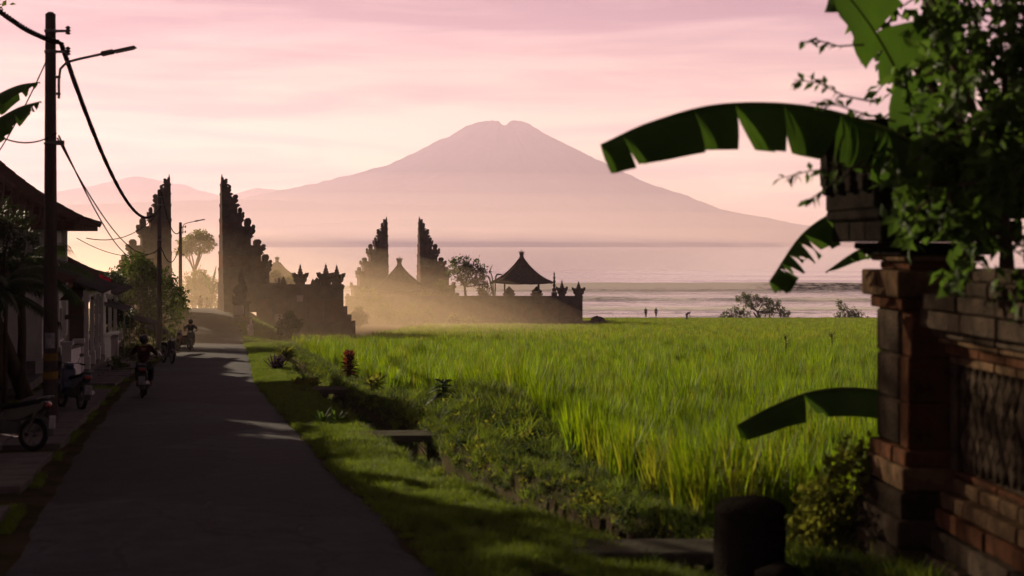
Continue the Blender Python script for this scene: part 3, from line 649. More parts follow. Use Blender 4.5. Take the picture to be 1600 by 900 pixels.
# low boundary walls and house shrines along the pavement
def small_shrine(label, off, Y, s):
    X = XR(Y)-WROAD(Y)-off; t = thing('house_shrine', label, 'shrine', (X, Y, ground_z(X, Y)), RZ)
    b = MB(); b.box((0, 0, .3*s), (.9*s, .9*s, .6*s)); b.box((0, 0, 1.3*s), (.5*s, .5*s, 1.6*s)); b.box((0, 0, 2.15*s), (.8*s, .8*s, .16*s)); b.build('pedestal', m_stone, t)
    b = MB(); b.box((0, 0, 2.55*s), (.5*s, .5*s, .66*s)); b.build('shrine_box', m_brick, t)
    b = MB(); b.box((0, 0, 3.05*s), (1.2*s, 1.2*s, .5*s), top=(.25, .25)); b.lathe([(.16*s, 3.28*s), (.1*s, 3.5*s), (.02, 3.75*s)], (0, 0, 0), 8); b.build('shrine_roof', m_thatch, t)
small_shrine('dark little shrine with a peaked roof beside the white house', 2.2, 53.0, .98)
def yard_wall(label, off, Y0, Y1, h, m_):
    p0 = Vector((XR(Y0)-WROAD(Y0)-off, Y0, 0)); p1 = Vector((XR(Y1)-WROAD(Y1)-off, Y1, 0)); d = p1-p0
    t = thing('yard_wall', label, 'wall', (p0.x, p0.y, plane(Y0)), math.atan2(d.y, d.x)); L_ = d.length; dz = plane(Y1)-plane(Y0)
    b = MB(); b.add([(0, -.1, -.3), (L_, -.1, dz-.3), (L_, .1, dz-.3), (0, .1, -.3), (0, -.1, h), (L_, -.1, h+dz), (L_, .1, h+dz), (0, .1, h)], [(0,3,2,1),(4,5,6,7),(0,1,5,4),(1,2,6,5),(2,3,7,6),(3,0,4,7)]); b.build('wall_body', m_, t)
    c = MB(); c.add([(-.05, -.16, h), (L_+.05, -.16, dz+h), (L_+.05, .16, dz+h), (-.05, .16, h), (-.05, -.16, h+.09), (L_+.05, -.16, h+dz+.09), (L_+.05, .16, h+dz+.09), (-.05, .16, h+.09)], [(0,3,2,1),(4,5,6,7),(0,1,5,4),(1,2,6,5),(2,3,7,6),(3,0,4,7)]); c.build('coping', m_concrete, t)
    for x in (0, L_):
        q = MB(); q.box((x, 0, (h+.25)/2+(dz if x else 0)-.1), (.3, .3, h+.45)); q.box((x, 0, h+.2+(dz if x else 0)), (.4, .4, .12)); q.build('gate_pier', m_plaster, t)
yard_wall('low white yard wall with piers behind the parked motorbike', 1.9, 47.5, 51.0, 1.1, m_plaster)
yard_wall('low grey yard wall in the shade before the leafy street tree', 1.9, 62.0, 66.0, 1.1, m_grey)

# pavement slabs along the left edge of the road, each slab a piece
pv = thing('pavement', None, None); tag(pv, kind='structure')
sl = None
for row in range(2):
    y = 16.0; i = 0
    while y < 78:
        ln = 1.5+random.uniform(-.25, .35)
        if not (row == 0 and random.random() < .25):
            yc = y+ln/2; off = .42+row*1.05; X = XR(yc)-WROAD(yc)-off-.15
            b = MB(); b.box((0, 0, 0), (.98+random.uniform(-.08, .05), ln-.05, .12)); q = b.build('slab', m_concrete, pv, bevel=.012)
            q.location = (X, yc, ground_z(X, yc)+.03+random.uniform(-.01, .015)); q.rotation_euler = (R(-2.46)+random.uniform(-.008, .008), random.uniform(-.012, .012), RZ+random.uniform(-.02, .02))
        y += ln; i += 1

# --- utility poles and cables
m_pole = mat('weathered_pole', (0.085, 0.07, 0.068), (0.045, 0.038, 0.038), scale=3, stretch=(3, 3, .4), bump=.3)
m_cable = mat('black_cable', (0.022, 0.018, 0.018), (0.015, 0.013, 0.013), rough=.6)
m_metal = mat('galvanised_steel', (0.16, 0.15, 0.15), (0.09, 0.08, 0.08), rough=.5, metal=.5)
m_yellow = mat('yellow_paint', (0.24, 0.15, 0.035), (0.13, 0.085, 0.03), scale=5)
m_poster = mat('torn_poster', (0.42, 0.42, 0.46), (0.16, 0.16, 0.18), scale=7)
m_lamp = mat('lamp_housing', (0.09, 0.09, 0.095), (0.06, 0.06, 0.06), rough=.5)
def pole(label, px, Y, top_y, lamp, marks):
    p = P(px, 0, Y); g = ground_z(p.x, Y); h = H-(top_y-380)/F*Y-g
    t = thing('utility_pole', label, 'utility pole', (p.x, Y, g), 0, 'utility poles along the road')
    r0, r1 = .155, .105
    b = MB(); b.tube([(0, 0, -.3), (0, 0, h*.3), (0, 0, h*.7), (0, 0, h)], [r0, lerp(r0, r1, .3), lerp(r0, r1, .7), r1], 14); b.tube([(0, 0, h-.002), (0, 0, h+.04)], [r1*.9, r1*.5], 14); b.build('post', m_pole, t, smooth=False)
    for zf in (.905, .955):
        q = MB(); q.lathe([(r1+.015, 0), (r1+.022, .02), (r1+.022, .05), (r1+.015, .07)], (0, 0, h*zf), 14); q.box((r1+.14, 0, h*zf+.035), (.26, .05, .05)); br = q.build('bracket', m_metal, t)
        s = MB(); s.lathe([(.02, -.08), (.06, -.06), (.03, -.02), (.065, 0), (.03, .04), (.06, .06), (.02, .10)], (r1+.26, 0, h*zf+.04), 10); s.build('insulator', m_lamp, br)
    q = MB(); q.lathe([(r1+.03, 0), (r1+.04, .03), (r1+.03, .06)], (0, 0, h*.685), 14); q.box((r1+.10, 0, h*.685+.03), (.16, .05, .1)); q.build('bracket', m_metal, t)
    if lamp:
        zl = h*lamp; q = MB()
        q.tube([(r1+.07, 0, zl-.60), (r1+.07, 0, zl-.2), (r1+.10, 0, zl+.02), (r1+.24, 0, zl+.16), (r1+.5, 0, zl+.23), (r1+1.15, 0, zl+.37)], .028, 8); q.box((r1+.03, 0, zl-.5), (.14, .06, .05)); q.box((r1+.03, 0, zl-.15), (.14, .06, .05)); q.build('lamp_arm', m_metal, t)
        q = MB(); M_ = Matrix.Translation((r1+1.38, 0, zl+.42)) @ Matrix.Rotation(R(-12), 4, 'Y')
        q.box((0, 0, 0), (.62, .16, .06), top=(.9, .6), m=M_); q.box((-.30, 0, .0), (.26, .11, .10), m=M_); lh = q.build('lamp_head', m_lamp, t, bevel=.012)
        q = MB(); q.box((.06, 0, -.036), (.4, .12, .02), m=M_); q.build('lens', mat('lamp_lens', (.5, .48, .45), (.4, .4, .38), rough=.3), lh)
    if marks:
        for z in (1.02, 1.40):
            q = MB(); rr = lerp(r0, r1, z/h)+.004; q.lathe([(rr, 0), (rr, .15)], (0, 0, z), 14); q.build('painted_band', m_yellow, t)
        q = MB(); rr = lerp(r0, r1, 1.8/h)+.004; v = []; f = []
        for k in range(7):
            a = R(-120+k*14); v += [(rr*math.cos(a), rr*math.sin(a), 1.66), (rr*math.cos(a), rr*math.sin(a), 1.98)]
        q.add(v, [(2*k, 2*k+2, 2*k+3, 2*k+1) for k in range(6)]); q.build('poster', m_poster, t)
    return t, h, g
pole('tall near utility pole with a street lamp arm and yellow bands', 79, 29.7, 22, .865, True)
pole('second utility pole, bare, in front of the left gate half', 249, 80.0, 297, 0, False)
pole('farthest utility pole with a small street lamp before the gate opening', 282, 104.0, 348, .97, False)
def cable(label, a, b, sag, r, twist=0, n=40, low=.5):
    """hanging cable; low = where along the span its lowest point pulls"""
    pts = []
    for i in range(n+1):
        t = i/n; p = a.lerp(b, t); s = 4*t*(1-t)
        pts.append(p-Vector((0, 0, sag*s*(1+.0*t))))
    mb = MB()
    if twist:
        fine = [pts[0].lerp(pts[0], 0)]; L_ = sum((q-p).length for p, q in zip(pts, pts[1:])); m_ = max(60, int(L_/(twist/6)))
        m_ = min(m_, 700)
        for s in range(3):
            ln = []
            for i in range(m_+1):
                t = i/m_; p = a.lerp(b, t)-Vector((0, 0, sag*4*t*(1-t))); ang = 2*math.pi*(i/6.0)+s*2.094
                ln.append(p+Vector((math.cos(ang)*r*.62, 0, math.sin(ang)*r*.62)))
            mb.tube(ln, r*.62, 4)
    else: mb.tube(pts, r, 5)
    o_ = mb.build('power_cable', m_cable, smooth=False); tag(o_, label, 'cable', 'overhead cables'); return o_
cable('thick twisted cable from the top left corner to the near pole', P(-60, -42, 26), P(92, 66, 29.7), .22, .05, .32)
cable('thick twisted cable sagging from the near pole to the second pole', P(96, 68, 29.7), P(251, 322, 80.0), 1.85, .05, .32)
cable('black cable drooping from the second pole to the farthest pole', P(252, 300, 80.0), P(284, 356, 104.0), 1.2, .035)
cable('lower slack cable between the second and the farthest pole', P(250, 380, 80.0), P(283, 372, 104.0), 1.4, .03)
cable('thin wire from the near pole bracket down towards the houses', P(92, 212, 29.7), P(205, 402, 78), .5, .02)
cable('thin wire crossing left from the near pole above the palm', P(88, 208, 29.7), P(-30, 196, 25), .25, .016)
cable('thin wire hanging from the near pole to the dark roof at left', P(72, 96, 29.6), P(-12, 252, 33), .12, .014)
cable('slack thin wire below the thick twisted cable between the first two poles', P(90, 216, 29.7), P(250, 386, 80.0), 1.2, .018)
cable('thin wire from the second pole towards the street tree', P(249, 392, 80), P(120, 372, 58), .5, .016)
cable('pale thin wire rising from the white house eave to the second pole', P(135, 372, 57), P(250, 330, 80), .6, .02)

# --- motorbikes
m_tyre = mat('tyre_rubber', (0.02, 0.02, 0.02), (0.013, 0.013, 0.013), rough=.9, scale=20, bump=.3)
m_bikes = [mat('black_fairing', (0.025, 0.025, 0.03), (0.02, 0.02, 0.022), rough=.4, coat=.1, spec=.2), mat('blue_fairing', (0.025, 0.04, 0.09), (0.02, 0.03, 0.07), rough=.3, coat=.2, spec=.3), mat('red_fairing', (0.10, 0.016, 0.016), (0.08, 0.012, 0.012), rough=.3, coat=.2, spec=.3)]
m_seat = mat('black_vinyl', (0.022, 0.021, 0.022), (0.016, 0.016, 0.016), rough=.45, scale=30, bump=.15)
m_chrome = mat('chrome', (0.55, 0.55, 0.56), (0.45, 0.45, 0.46), rough=.18, metal=.9)
m_red = mat('red_lens', (0.35, 0.02, 0.015), (0.28, 0.015, 0.01), rough=.2, spec=.6)
m_clear = mat('clear_lens', (0.55, 0.55, 0.52), (0.45, 0.45, 0.44), rough=.1, spec=.7)
def motorbike(name, label, loc, rz, fm, lean=0.0, group='motorbikes on the street'):
    """small underbone scooter; forward is local +y, wheels on the ground"""
    t = thing(name, label, 'motorbike', loc, rz, group); t.rotation_euler = (R(-2.4)*math.cos(rz-RZ), lean, rz)
    rw = .285
    for wy in (-.60, .64):
        b = MB(); ring = [(0, wy+(rw-.045)*math.cos(a), rw+(rw-.045)*math.sin(a)) for a in np.linspace(0, 2*math.pi, 25)]; b.tube(ring, .047, 8, cap=False); w_ = b.build('wheel', m_tyre, t, smooth=True)
        q = MB(); ring = [(0, wy+(rw-.085)*math.cos(a), rw+(rw-.085)*math.sin(a)) for a in np.linspace(0, 2*math.pi, 25)]; q.tube(ring, .022, 6, cap=False)
        for k in range(10):
            a = k*math.pi/5; q.tube([(0, wy+.03*math.cos(a), rw+.03*math.sin(a)), (0, wy+(rw-.085)*math.cos(a+.25), rw+(rw-.085)*math.sin(a+.25))], .010, 5)
        q.tube([(-.08, wy, rw), (.08, wy, rw)], .045, 10); q.build('rim', m_metal, w_)
    def side(outline, hw, nm, m_, bev=.02, taper=None):
        b_ = MB(); b_.prism([(y, z) for y, z in outline], -hw, hw, Matrix.Rotation(math.pi/2, 4, 'Z')); return b_.build(nm, m_, t, bevel=bev)
    side([(-.88, .80), (-.80, .70), (-.40, .52), (-.10, .50), (-.02, .62), (-.12, .72), (-.50, .78), (-.86, .86)], .105, 'tail_fairing', fm)
    side([(-.35, .30), (.10, .28), (.30, .36), (.34, .48), (.12, .52), (-.10, .56), (-.30, .50)], .09, 'engine_cover', m_lamp)
    side([(.16, .50), (.30, .34), (.44, .42), (.46, .70), (.40, .95), (.34, 1.0), (.30, .90), (.28, .64)], .17, 'leg_shield', fm, .03)
    side([(-.78, .80), (-.30, .755), (.02, .70), (.08, .74), (.0, .80), (-.30, .83), (-.55, .86), (-.80, .90)], .12, 'seat', m_seat, .03)
    side([(.28, .96), (.40, .92), (.50, .98), (.46, 1.08), (.34, 1.12), (.26, 1.06)], .10, 'handlebar_cowl', fm, .025)
    b = MB(); b.ball((0, .485, 1.02), .075, 10, 8, (1.1, .5, .8)); b.build('headlight', m_clear, t, smooth=True)
    b = MB()
    for s in (-1, 1): b.tube([(0, .34, 1.06), (s*.18, .33, 1.10), (s*.33, .24, 1.07)], .014, 6)
    hb_ = b.build('handlebar', m_metal, t)
    for s in (-1, 1):
        q = MB(); q.tube([(s*.24, .29, 1.085), (s*.355, .225, 1.065)], .022, 7); q.build('grip', m_seat, hb_)
        q = MB(); q.tube([(s*.20, .33, 1.10), (s*.27, .36, 1.26)], .007, 5); q.ball((s*.30, .36, 1.30), .06, 9, 6, (1.1, .25, .75)); q.build('mirror', m_lamp, t)
    b = MB()
    for s in (-1, 1): b.tube([(s*.075, .42, .62), (s*.075, .64, rw)], .022, 7)
    b.tube([(0, .34, 1.0), (0, .45, .60)], .03, 7); b.build('front_fork', m_metal, t)
    def fender(wy, a0, a1, nm, w, m_):
        v = []; f = []; k_ = 12
        for i in range(k_+1):
            a = R(lerp(a0, a1, i/k_))
            for x, dr in ((-w, .0), (-w*.6, .035), (w*.6, .035), (w, .0)): v.append((x, wy+(rw+.035+dr)*math.cos(a), rw+(rw+.035+dr)*math.sin(a)))
        f = [(i*4+j, i*4+j+1, (i+1)*4+j+1, (i+1)*4+j) for i in range(k_) for j in range(3)]
        b_ = MB(); b_.add(v, f); return b_.build(nm, m_, t)
    fender(.64, 10, 150, 'front_fender', .075, fm); rf = fender(-.60, 60, 185, 'rear_fender', .08, m_lamp)
    q = MB(); q.box((0, -.955, .50), (.17, .015, .22)); q.build('number_plate', m_poster, rf)
    b = MB(); b.ball((0, -.875, .79), .07, 9, 6, (1.3, .45, .7)); b.build('tail_light', m_red, t, smooth=True)
    b = MB(); b.tube([(.12, .1, .28), (.13, -.2, .24), (.14, -.35, .29)], .022, 7); b.tube([(.14, -.33, .28), (.145, -.85, .44)], [.045, .055], 10); b.build('exhaust', m_chrome, t)
    b = MB(); b.tube([(-.10, -.70, .88), (-.11, -.90, .93), (0, -.95, .94), (.11, -.90, .93), (.10, -.70, .88)], .014, 6); b.build('grab_rail', m_chrome, t)
    b = MB(); b.tube([(-.20, .04, .30), (.20, .04, .30)], .018, 6); b.build('footpeg', m_seat, t)
    b = MB(); b.tube([(-.06, .02, .30), (-.20, -.06, .02)], .013, 6); b.build('side_stand', m_metal, t)
    for s in (-1, 1):
        b = MB(); b.tube([(s*.11, -.72, .70), (s*.11, -.56, .34)], .028, 8); b.build('shock_absorber', m_metal, t)
    return t
def ground_p(px, Y, dz=0.0):
    X = P(px, 0, Y).x; s = X-XR(Y); on = -WROAD(Y) < s < 0
    return Vector((X, Y, (road_z(X, Y) if on else ground_z(X, Y)+.06)+dz))
motorbike('parked_motorbike', 'dark motorbike cut by the left edge, rear wheel towards the road', ground_p(3, 24.4), R(75), m_bikes[0], R(6))
motorbike('parked_motorbike', 'dark blue scooter parked just behind the near utility pole', ground_p(112, 34.0), R(38), m_bikes[1], R(5))
motorbike('parked_motorbike', 'scooter parked at the verge by the second utility pole', ground_p(262, 62.0), R(-150), m_bikes[0], R(-5))
motorbike('parked_motorbike', 'scooter parked just left of the far rider', ground_p(288, 80.5), R(160), m_bikes[2], R(5))

# --- people: one continuous skinned body each, clothes and hair as its children
m_skin = mat('brown_skin', (0.20, 0.11, 0.07), (0.16, 0.085, 0.055), scale=6, rough=.6)
m_hair = mat('black_hair', (0.015, 0.012, 0.011), (0.010, 0.009, 0.008), rough=.5, scale=30)
CLOTH = {k: mat('cloth_'+k, c, tuple(x*.75 for x in c), scale=9, rough=.95, bump=.3, bscale=14) for k, c in dict(maroon=(.045, .018, .018), charcoal=(.035, .035, .04), white=(.6, .57, .55), blue=(.06, .09, .17), olive=(.09, .085, .05), pink=(.5, .28, .27), sand=(.3, .24, .17)).items()}
def skinned(name, joints, edges, m_, parent, root=0, sub=2):
    names = list(joints); me = bpy.data.meshes.new(name); me.from_pydata([joints[k][0] for k in names], [(names.index(a), names.index(b)) for a, b in edges], [])
    o_ = bpy.data.objects.new(name, me); col.objects.link(o_)
    o_.modifiers.new('s', 'SKIN'); sv = me.skin_vertices[0].data
    for i, k in enumerate(names):
        r_ = joints[k][1]; sv[i].radius = r_ if hasattr(r_, '__len__') else (r_, r_); sv[i].use_root = (i == root)
    md = o_.modifiers.new('d', 'SUBSURF'); md.levels = sub; md.render_levels = sub
    dg = bpy.context.evaluated_depsgraph_get(); me2 = bpy.data.meshes.new_from_object(o_.evaluated_get(dg)); me2.name = name
    bpy.data.objects.remove(o_); me2.materials.clear(); me2.materials.append(m_); me2.polygons.foreach_set('use_smooth', [True]*len(me2.polygons))
    q = bpy.data.objects.new(name, me2); col.objects.link(q); q.parent = parent; return q
def person(label, loc, rz, pose, shirt, bottom, h=1.65, helmet=None, group='people about the place', sarong=False):
    s = h/1.7; t = thing('person', label, 'person', loc, rz, group)
    V = lambda x, y, z: Vector((x, y, z))*s
    J = dict(pelvis=(V(0, 0, .95), .125), belly=(V(0, .0, 1.08), .118), chest=(V(0, .0, 1.30), (.155, .11)), neck=(V(0, .01, 1.46), .052), chin=(V(0, .03, 1.53), .062), head=(V(0, .02, 1.61), (.085, .095)), crown=(V(0, .01, 1.685), .06), nose=(V(0, .115, 1.585), .018))
    for sd, n_ in ((-1, 'l'), (1, 'r')):
        J.update({'sh'+n_: (V(sd*.175, 0, 1.40), .062), 'el'+n_: (V(sd*.24, -.02, 1.13), .042), 'wr'+n_: (V(sd*.25, .05, .90), .029), 'ha'+n_: (V(sd*.25, .07, .82), .030), 'fi'+n_: (V(sd*.245, .08, .74), .017), 'th'+n_: (V(sd*.22, .11, .81), .013),
                  'hi'+n_: (V(sd*.10, 0, .90), .092), 'kn'+n_: (V(sd*.10, .01, .49), .058), 'an'+n_: (V(sd*.10, -.01, .085), .038), 'to'+n_: (V(sd*.115, .13, .03), .032)})
    def mv(k, x, y, z): J[k] = (V(x, y, z), J[k][1])
    if pose == 'walk':
        mv('knl', -.10, .14, .50); mv('anl', -.10, .22, .10); mv('tol', -.11, .36, .06); mv('knr', .10, -.08, .49); mv('anr', .10, -.32, .15); mv('tor', .11, -.22, .04)
        mv('ell', -.24, -.12, 1.14); mv('wrl', -.24, -.10, .91); mv('hal', -.24, -.08, .83); mv('fil', -.24, -.06, .75); mv('thl', -.21, -.05, .82); mv('elr', .24, .05, 1.14); mv('wrr', .23, .22, .95); mv('har', .22, .27, .88); mv('fir', .22, .31, .82); mv('thr', .19, .30, .90)
    if pose == 'bend':
        for k, (y, z) in dict(belly=(.10, 1.04), chest=(.28, 1.14), neck=(.40, 1.18), chin=(.47, 1.17), head=(.53, 1.22), crown=(.60, 1.26), nose=(.56, 1.12)).items(): mv(k, 0, y, z)
        for sd, n_ in ((-1, 'l'), (1, 'r')):
            mv('sh'+n_, sd*.175, .34, 1.16); mv('el'+n_, sd*.22, .40, .88); mv('wr'+n_, sd*.16, .50, .66); mv('ha'+n_, sd*.14, .53, .59); mv('fi'+n_, sd*.13, .55, .52); mv('th'+n_, sd*.10, .52, .60)
    if pose == 'ride':
        d = -.20; dz = -.06
        for k, (y, z) in dict(pelvis=(-.12, .93), belly=(-.10, 1.06), chest=(-.04, 1.30), neck=(.01, 1.45), chin=(.04, 1.51), head=(.03, 1.59), crown=(.02, 1.665), nose=(.125, 1.565)).items(): mv(k, 0, y, z)
        for sd, n_ in ((-1, 'l'), (1, 'r')):
            mv('sh'+n_, sd*.185, -.03, 1.38); mv('el'+n_, sd*.36, .06, 1.18); mv('wr'+n_, sd*.33, .22, 1.12); mv('ha'+n_, sd*.31, .27, 1.10); mv('fi'+n_, sd*.29, .31, 1.06); mv('th'+n_, sd*.27, .25, 1.07)
            mv('hi'+n_, sd*.11, -.12, .88); mv('kn'+n_, sd*.19, .26, .76); mv('an'+n_, sd*.19, .06, .36); mv('to'+n_, sd*.20, .18, .33)
    E = [('pelvis', 'belly'), ('belly', 'chest'), ('chest', 'neck'), ('neck', 'chin'), ('chin', 'head'), ('head', 'crown'), ('head', 'nose')]
    for n_ in 'lr': E += [('chest', 'sh'+n_), ('sh'+n_, 'el'+n_), ('el'+n_, 'wr'+n_), ('wr'+n_, 'ha'+n_), ('ha'+n_, 'fi'+n_), ('ha'+n_, 'th'+n_), ('pelvis', 'hi'+n_), ('hi'+n_, 'kn'+n_), ('kn'+n_, 'an'+n_), ('an'+n_, 'to'+n_)]
    sx = lambda r_, k_=1.0, e=0.0: tuple(x*s*k_+e for x in r_) if hasattr(r_, '__len__') else (r_*s*k_+e,)*2
    JB = {k: (p, sx(r_)) for k, (p, r_) in J.items()}
    skinned('body', JB, E, m_skin, t)
    def cloth(nm, keys, edges, m_, grow, ends={}):
        JJ = {k: (J[k][0] if k not in ends else J[ends[k][0]][0].lerp(J[ends[k][1]][0], ends[k][2]), sx(J[k][1], 1.0, grow)) for k in keys}
        skinned(nm, JJ, edges, m_, t)
    sl_ = .9 if pose == 'ride' else .55
    cloth('shirt', ['pelvis', 'belly', 'chest', 'neck', 'shl', 'ell', 'shr', 'elr'], [('pelvis', 'belly'), ('belly', 'chest'), ('chest', 'neck'), ('chest', 'shl'), ('shl', 'ell'), ('chest', 'shr'), ('shr', 'elr')], CLOTH[shirt], .022, {'neck': ('chest', 'neck', .7), 'ell': ('shl', 'ell', sl_+.1), 'elr': ('shr', 'elr', sl_+.1)})
    cloth('trousers', ['pelvis', 'hil', 'knl', 'anl', 'hir', 'knr', 'anr'], [('pelvis', 'hil'), ('hil', 'knl'), ('knl', 'anl'), ('pelvis', 'hir'), ('hir', 'knr'), ('knr', 'anr')], CLOTH[bottom], .02, {'anl': ('knl', 'anl', .85), 'anr': ('knr', 'anr', .85)})
    hd, cr_ = J['head'][0], J['crown'][0]; up = (cr_-hd).normalized()
    if helmet:
        b = MB(); b.ball(hd+up*.025*s, .145*s, 14, 10, (.9, 1.05, .95)); hm = b.build('helmet', helmet, t, smooth=True)
    else:
        b = MB(); b.ball(hd+up*.045*s-Vector((0, .02*s, 0)), .105*s, 12, 8, (.92, 1.0, .85)); b.build('hair', m_hair, t, smooth=True)
    return t
def rider(label_p, label_b, px, Y, rz, shirt, fm, helmet):
    g = ground_p(px, Y)
    motorbike('motorbike', label_b, g, rz, fm)
    person(label_p, g, rz, 'ride', shirt, 'charcoal', 1.68, helmet)
m_helm = mat('dark_helmet', (0.03, 0.03, 0.032), (0.025, 0.025, 0.026), rough=.25, coat=.4)
rider('near rider in a dark red top seen from behind on the road', 'motorbike under the near rider on the road', 225, 39.5, RZ*.95, 'maroon', m_bikes[0], m_helm)
rider('far helmeted rider on the road below the tall gate', 'motorbike under the far rider below the tall gate', 298, 80.0, math.pi+RZ, 'charcoal', m_bikes[0], m_helm)
person('left of two people standing at the seaward edge of the field', P(1009, 0, 236).xy.to_3d()+Vector((0, 0, ground_z(P(1009, 0, 236).x, 236)+.35)), R(10), 'stand', 'charcoal', 'charcoal', 1.7)
person('right of two people standing at the seaward edge of the field', P(1025, 0, 236).xy.to_3d()+Vector((0, 0, ground_z(P(1025, 0, 236).x, 236)+.35)), R(-30), 'walk', 'blue', 'charcoal', 1.7)
person('lone stooping person working in the rice', P(1073, 0, 205).xy.to_3d()+Vector((0, 0, ground_z(P(1073, 0, 205).x, 205)+.25)), R(-75), 'bend', 'charcoal', 'charcoal', 1.7)
for px, Y, rz, c_, lab in [(313, 131, 200, 'pink', 'person in a pink top walking through the tall gate'), (324, 133, 170, 'white', 'person in a white top walking through the tall gate')]:
    X = P(px, 0, Y).x; person(lab, (X, Y, road_z(X, Y)), R(rz), 'walk', c_, 'sand', 1.62)
# ------------------------------------------------------------------ plants
m_rice = mat('rice_blade', (0.105, 0.155, 0.016), (0.040, 0.085, 0.012), scale=1.6, rough=.6, transl=.46, rnd=.5, spec=.1, tval=2.3)
m_rice_dry = mat('yellowing_rice_blade', (0.15, 0.165, 0.025), (0.085, 0.11, 0.018), scale=1.6, rough=.6, transl=.46, rnd=.4, spec=.1, tval=2.0)
m_grass = mat('verge_grass', (0.12, 0.165, 0.028), (0.06, 0.105, 0.02), scale=.8, rough=.7, transl=.4, rnd=.35, spec=.1)
m_weed = mat('weed_leaf', (0.042, 0.062, 0.016), (0.020, 0.036, 0.010), scale=1.0, rough=.7, transl=.35, rnd=.35, spec=.08)
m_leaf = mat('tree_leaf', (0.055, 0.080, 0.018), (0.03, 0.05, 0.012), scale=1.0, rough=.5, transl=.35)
m_leafy = mat('sunny_leaf', (0.11, 0.12, 0.025), (0.06, 0.075, 0.018), scale=1.0, rough=.6, transl=.45)  # brighter, yellower leaf: sunlit gold put into the colour
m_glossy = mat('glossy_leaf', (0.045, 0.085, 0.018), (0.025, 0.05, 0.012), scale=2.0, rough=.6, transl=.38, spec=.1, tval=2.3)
m_shade_leaf = mat('shaded_leaf', (0.035, 0.055, 0.016), (0.018, 0.032, 0.010), scale=2.0, rough=.6, transl=.12, spec=.2)  # darker, less translucent leaf: shade put into the colour
m_banana = mat('banana_leaf', (0.045, 0.10, 0.018), (0.028, 0.06, 0.014), scale=1.2, rough=.5, transl=.18, spec=.1, tval=2.4)
m_midrib = mat('banana_midrib', (0.16, 0.19, 0.06), (0.10, 0.13, 0.04), rough=.5)
m_bark = mat('bark', (0.075, 0.055, 0.042), (0.04, 0.03, 0.024), scale=4, bump=.7, stretch=(2, 2, .6))
m_red_leaf = mat('cordyline_leaf', (0.13, 0.045, 0.022), (0.05, 0.022, 0.014), scale=3, rough=.5, transl=.4)
m_purple = mat('purple_leaf', (0.055, 0.03, 0.05), (0.03, 0.02, 0.03), scale=3, rough=.5, transl=.25)

def unlinked(name, v, f, m_, smooth=False):
    """a source mesh for scattering, never linked to the scene on its own"""
    me = bpy.data.meshes.new(name); me.from_pydata(v, [], f); me.materials.append(m_)
    return bpy.data.objects.new(name, me)
def blade(v, f, base, ang, h, lean, w, seg=4, curl_=.3):
    o = len(v); d = Vector((math.cos(ang), math.sin(ang), 0)); sd = Vector((-math.sin(ang), math.cos(ang), 0))
    for i in range(seg+1):
        t = i/seg; out = lean*t+curl_*t*t*h*.5; z = h*t*(1-.18*curl_*t)
        p = Vector(base)+d*out+Vector((0, 0, z)); ww = w*(1-t**1.6)*.5+.0006
        v.append(tuple(p-sd*ww)); v.append(tuple(p+sd*ww))
    for i in range(seg): f.append((o+2*i, o+2*i+1, o+2*i+3, o+2*i+2))
def tuft(name, n, r, h, w, m_, lean=.25, seg=3, curl_=.5):
    v = []; f = []
    for _ in range(n):
        a = random.uniform(0, 6.283); q = r*math.sqrt(random.random()); b = random.uniform(0, 6.283)
        blade(v, f, (q*math.cos(a), q*math.sin(a), -.02), b, h*random.uniform(.65, 1.1), lean*h*random.uniform(.1, 1.0), w*random.uniform(.7, 1.2), seg, curl_*random.uniform(.2, 1.3))
    return unlinked(name, v, f, m_)
def leafgeo(base, d, nrm, ln, wd, droop=.25):
    """vectorised leaves: 6 vertices, 2 folded quads each"""
    base, d, nrm = (np.asarray(x, dtype=float) for x in (base, d, nrm)); n = len(base)
    d = d/np.linalg.norm(d, axis=1, keepdims=True); s = np.cross(d, nrm); s /= np.linalg.norm(s, axis=1, keepdims=True)+1e-9; u = np.cross(s, d)
    ln = np.broadcast_to(np.asarray(ln, dtype=float), (n,))[:, None]; wd = np.broadcast_to(np.asarray(wd, dtype=float), (n,))[:, None]
    mid = base+d*ln*.5+u*ln*.06; tip = base+d*ln-u*ln*droop
    V_ = np.stack([base, mid-s*wd*.5-u*wd*.12, mid+s*wd*.5-u*wd*.12, tip, mid, base], axis=1)   # base,left,right,tip,mid
    V_ = V_[:, :5].reshape(-1, 3); i = np.arange(n)[:, None]*5
    Ft = np.concatenate([i+np.array([[0, 4, 1]]), i+np.array([[0, 2, 4]]), i+np.array([[4, 3, 1]]), i+np.array([[4, 2, 3]])])
    return V_, Ft
def rand_dirs(n, up=.0):
    d = rng.normal(size=(n, 3)); d[:, 2] += up; return d/np.linalg.norm(d, axis=1, keepdims=True)
def clump_obj(name, n, r, ln, wd, m_):
    c = rand_dirs(n)*(r*rng.random((n, 1))**.5); c[:, 2] = np.abs(c[:, 2])*.9
    V_, Ft = leafgeo(c, rand_dirs(n, .2), rand_dirs(n, 1.2), ln*rng.uniform(.6, 1.2, n), wd, .3)
    me = bpy.data.meshes.new(name); me.from_pydata(V_.tolist(), [], Ft.tolist()); me.materials.append(m_); return bpy.data.objects.new(name, me)

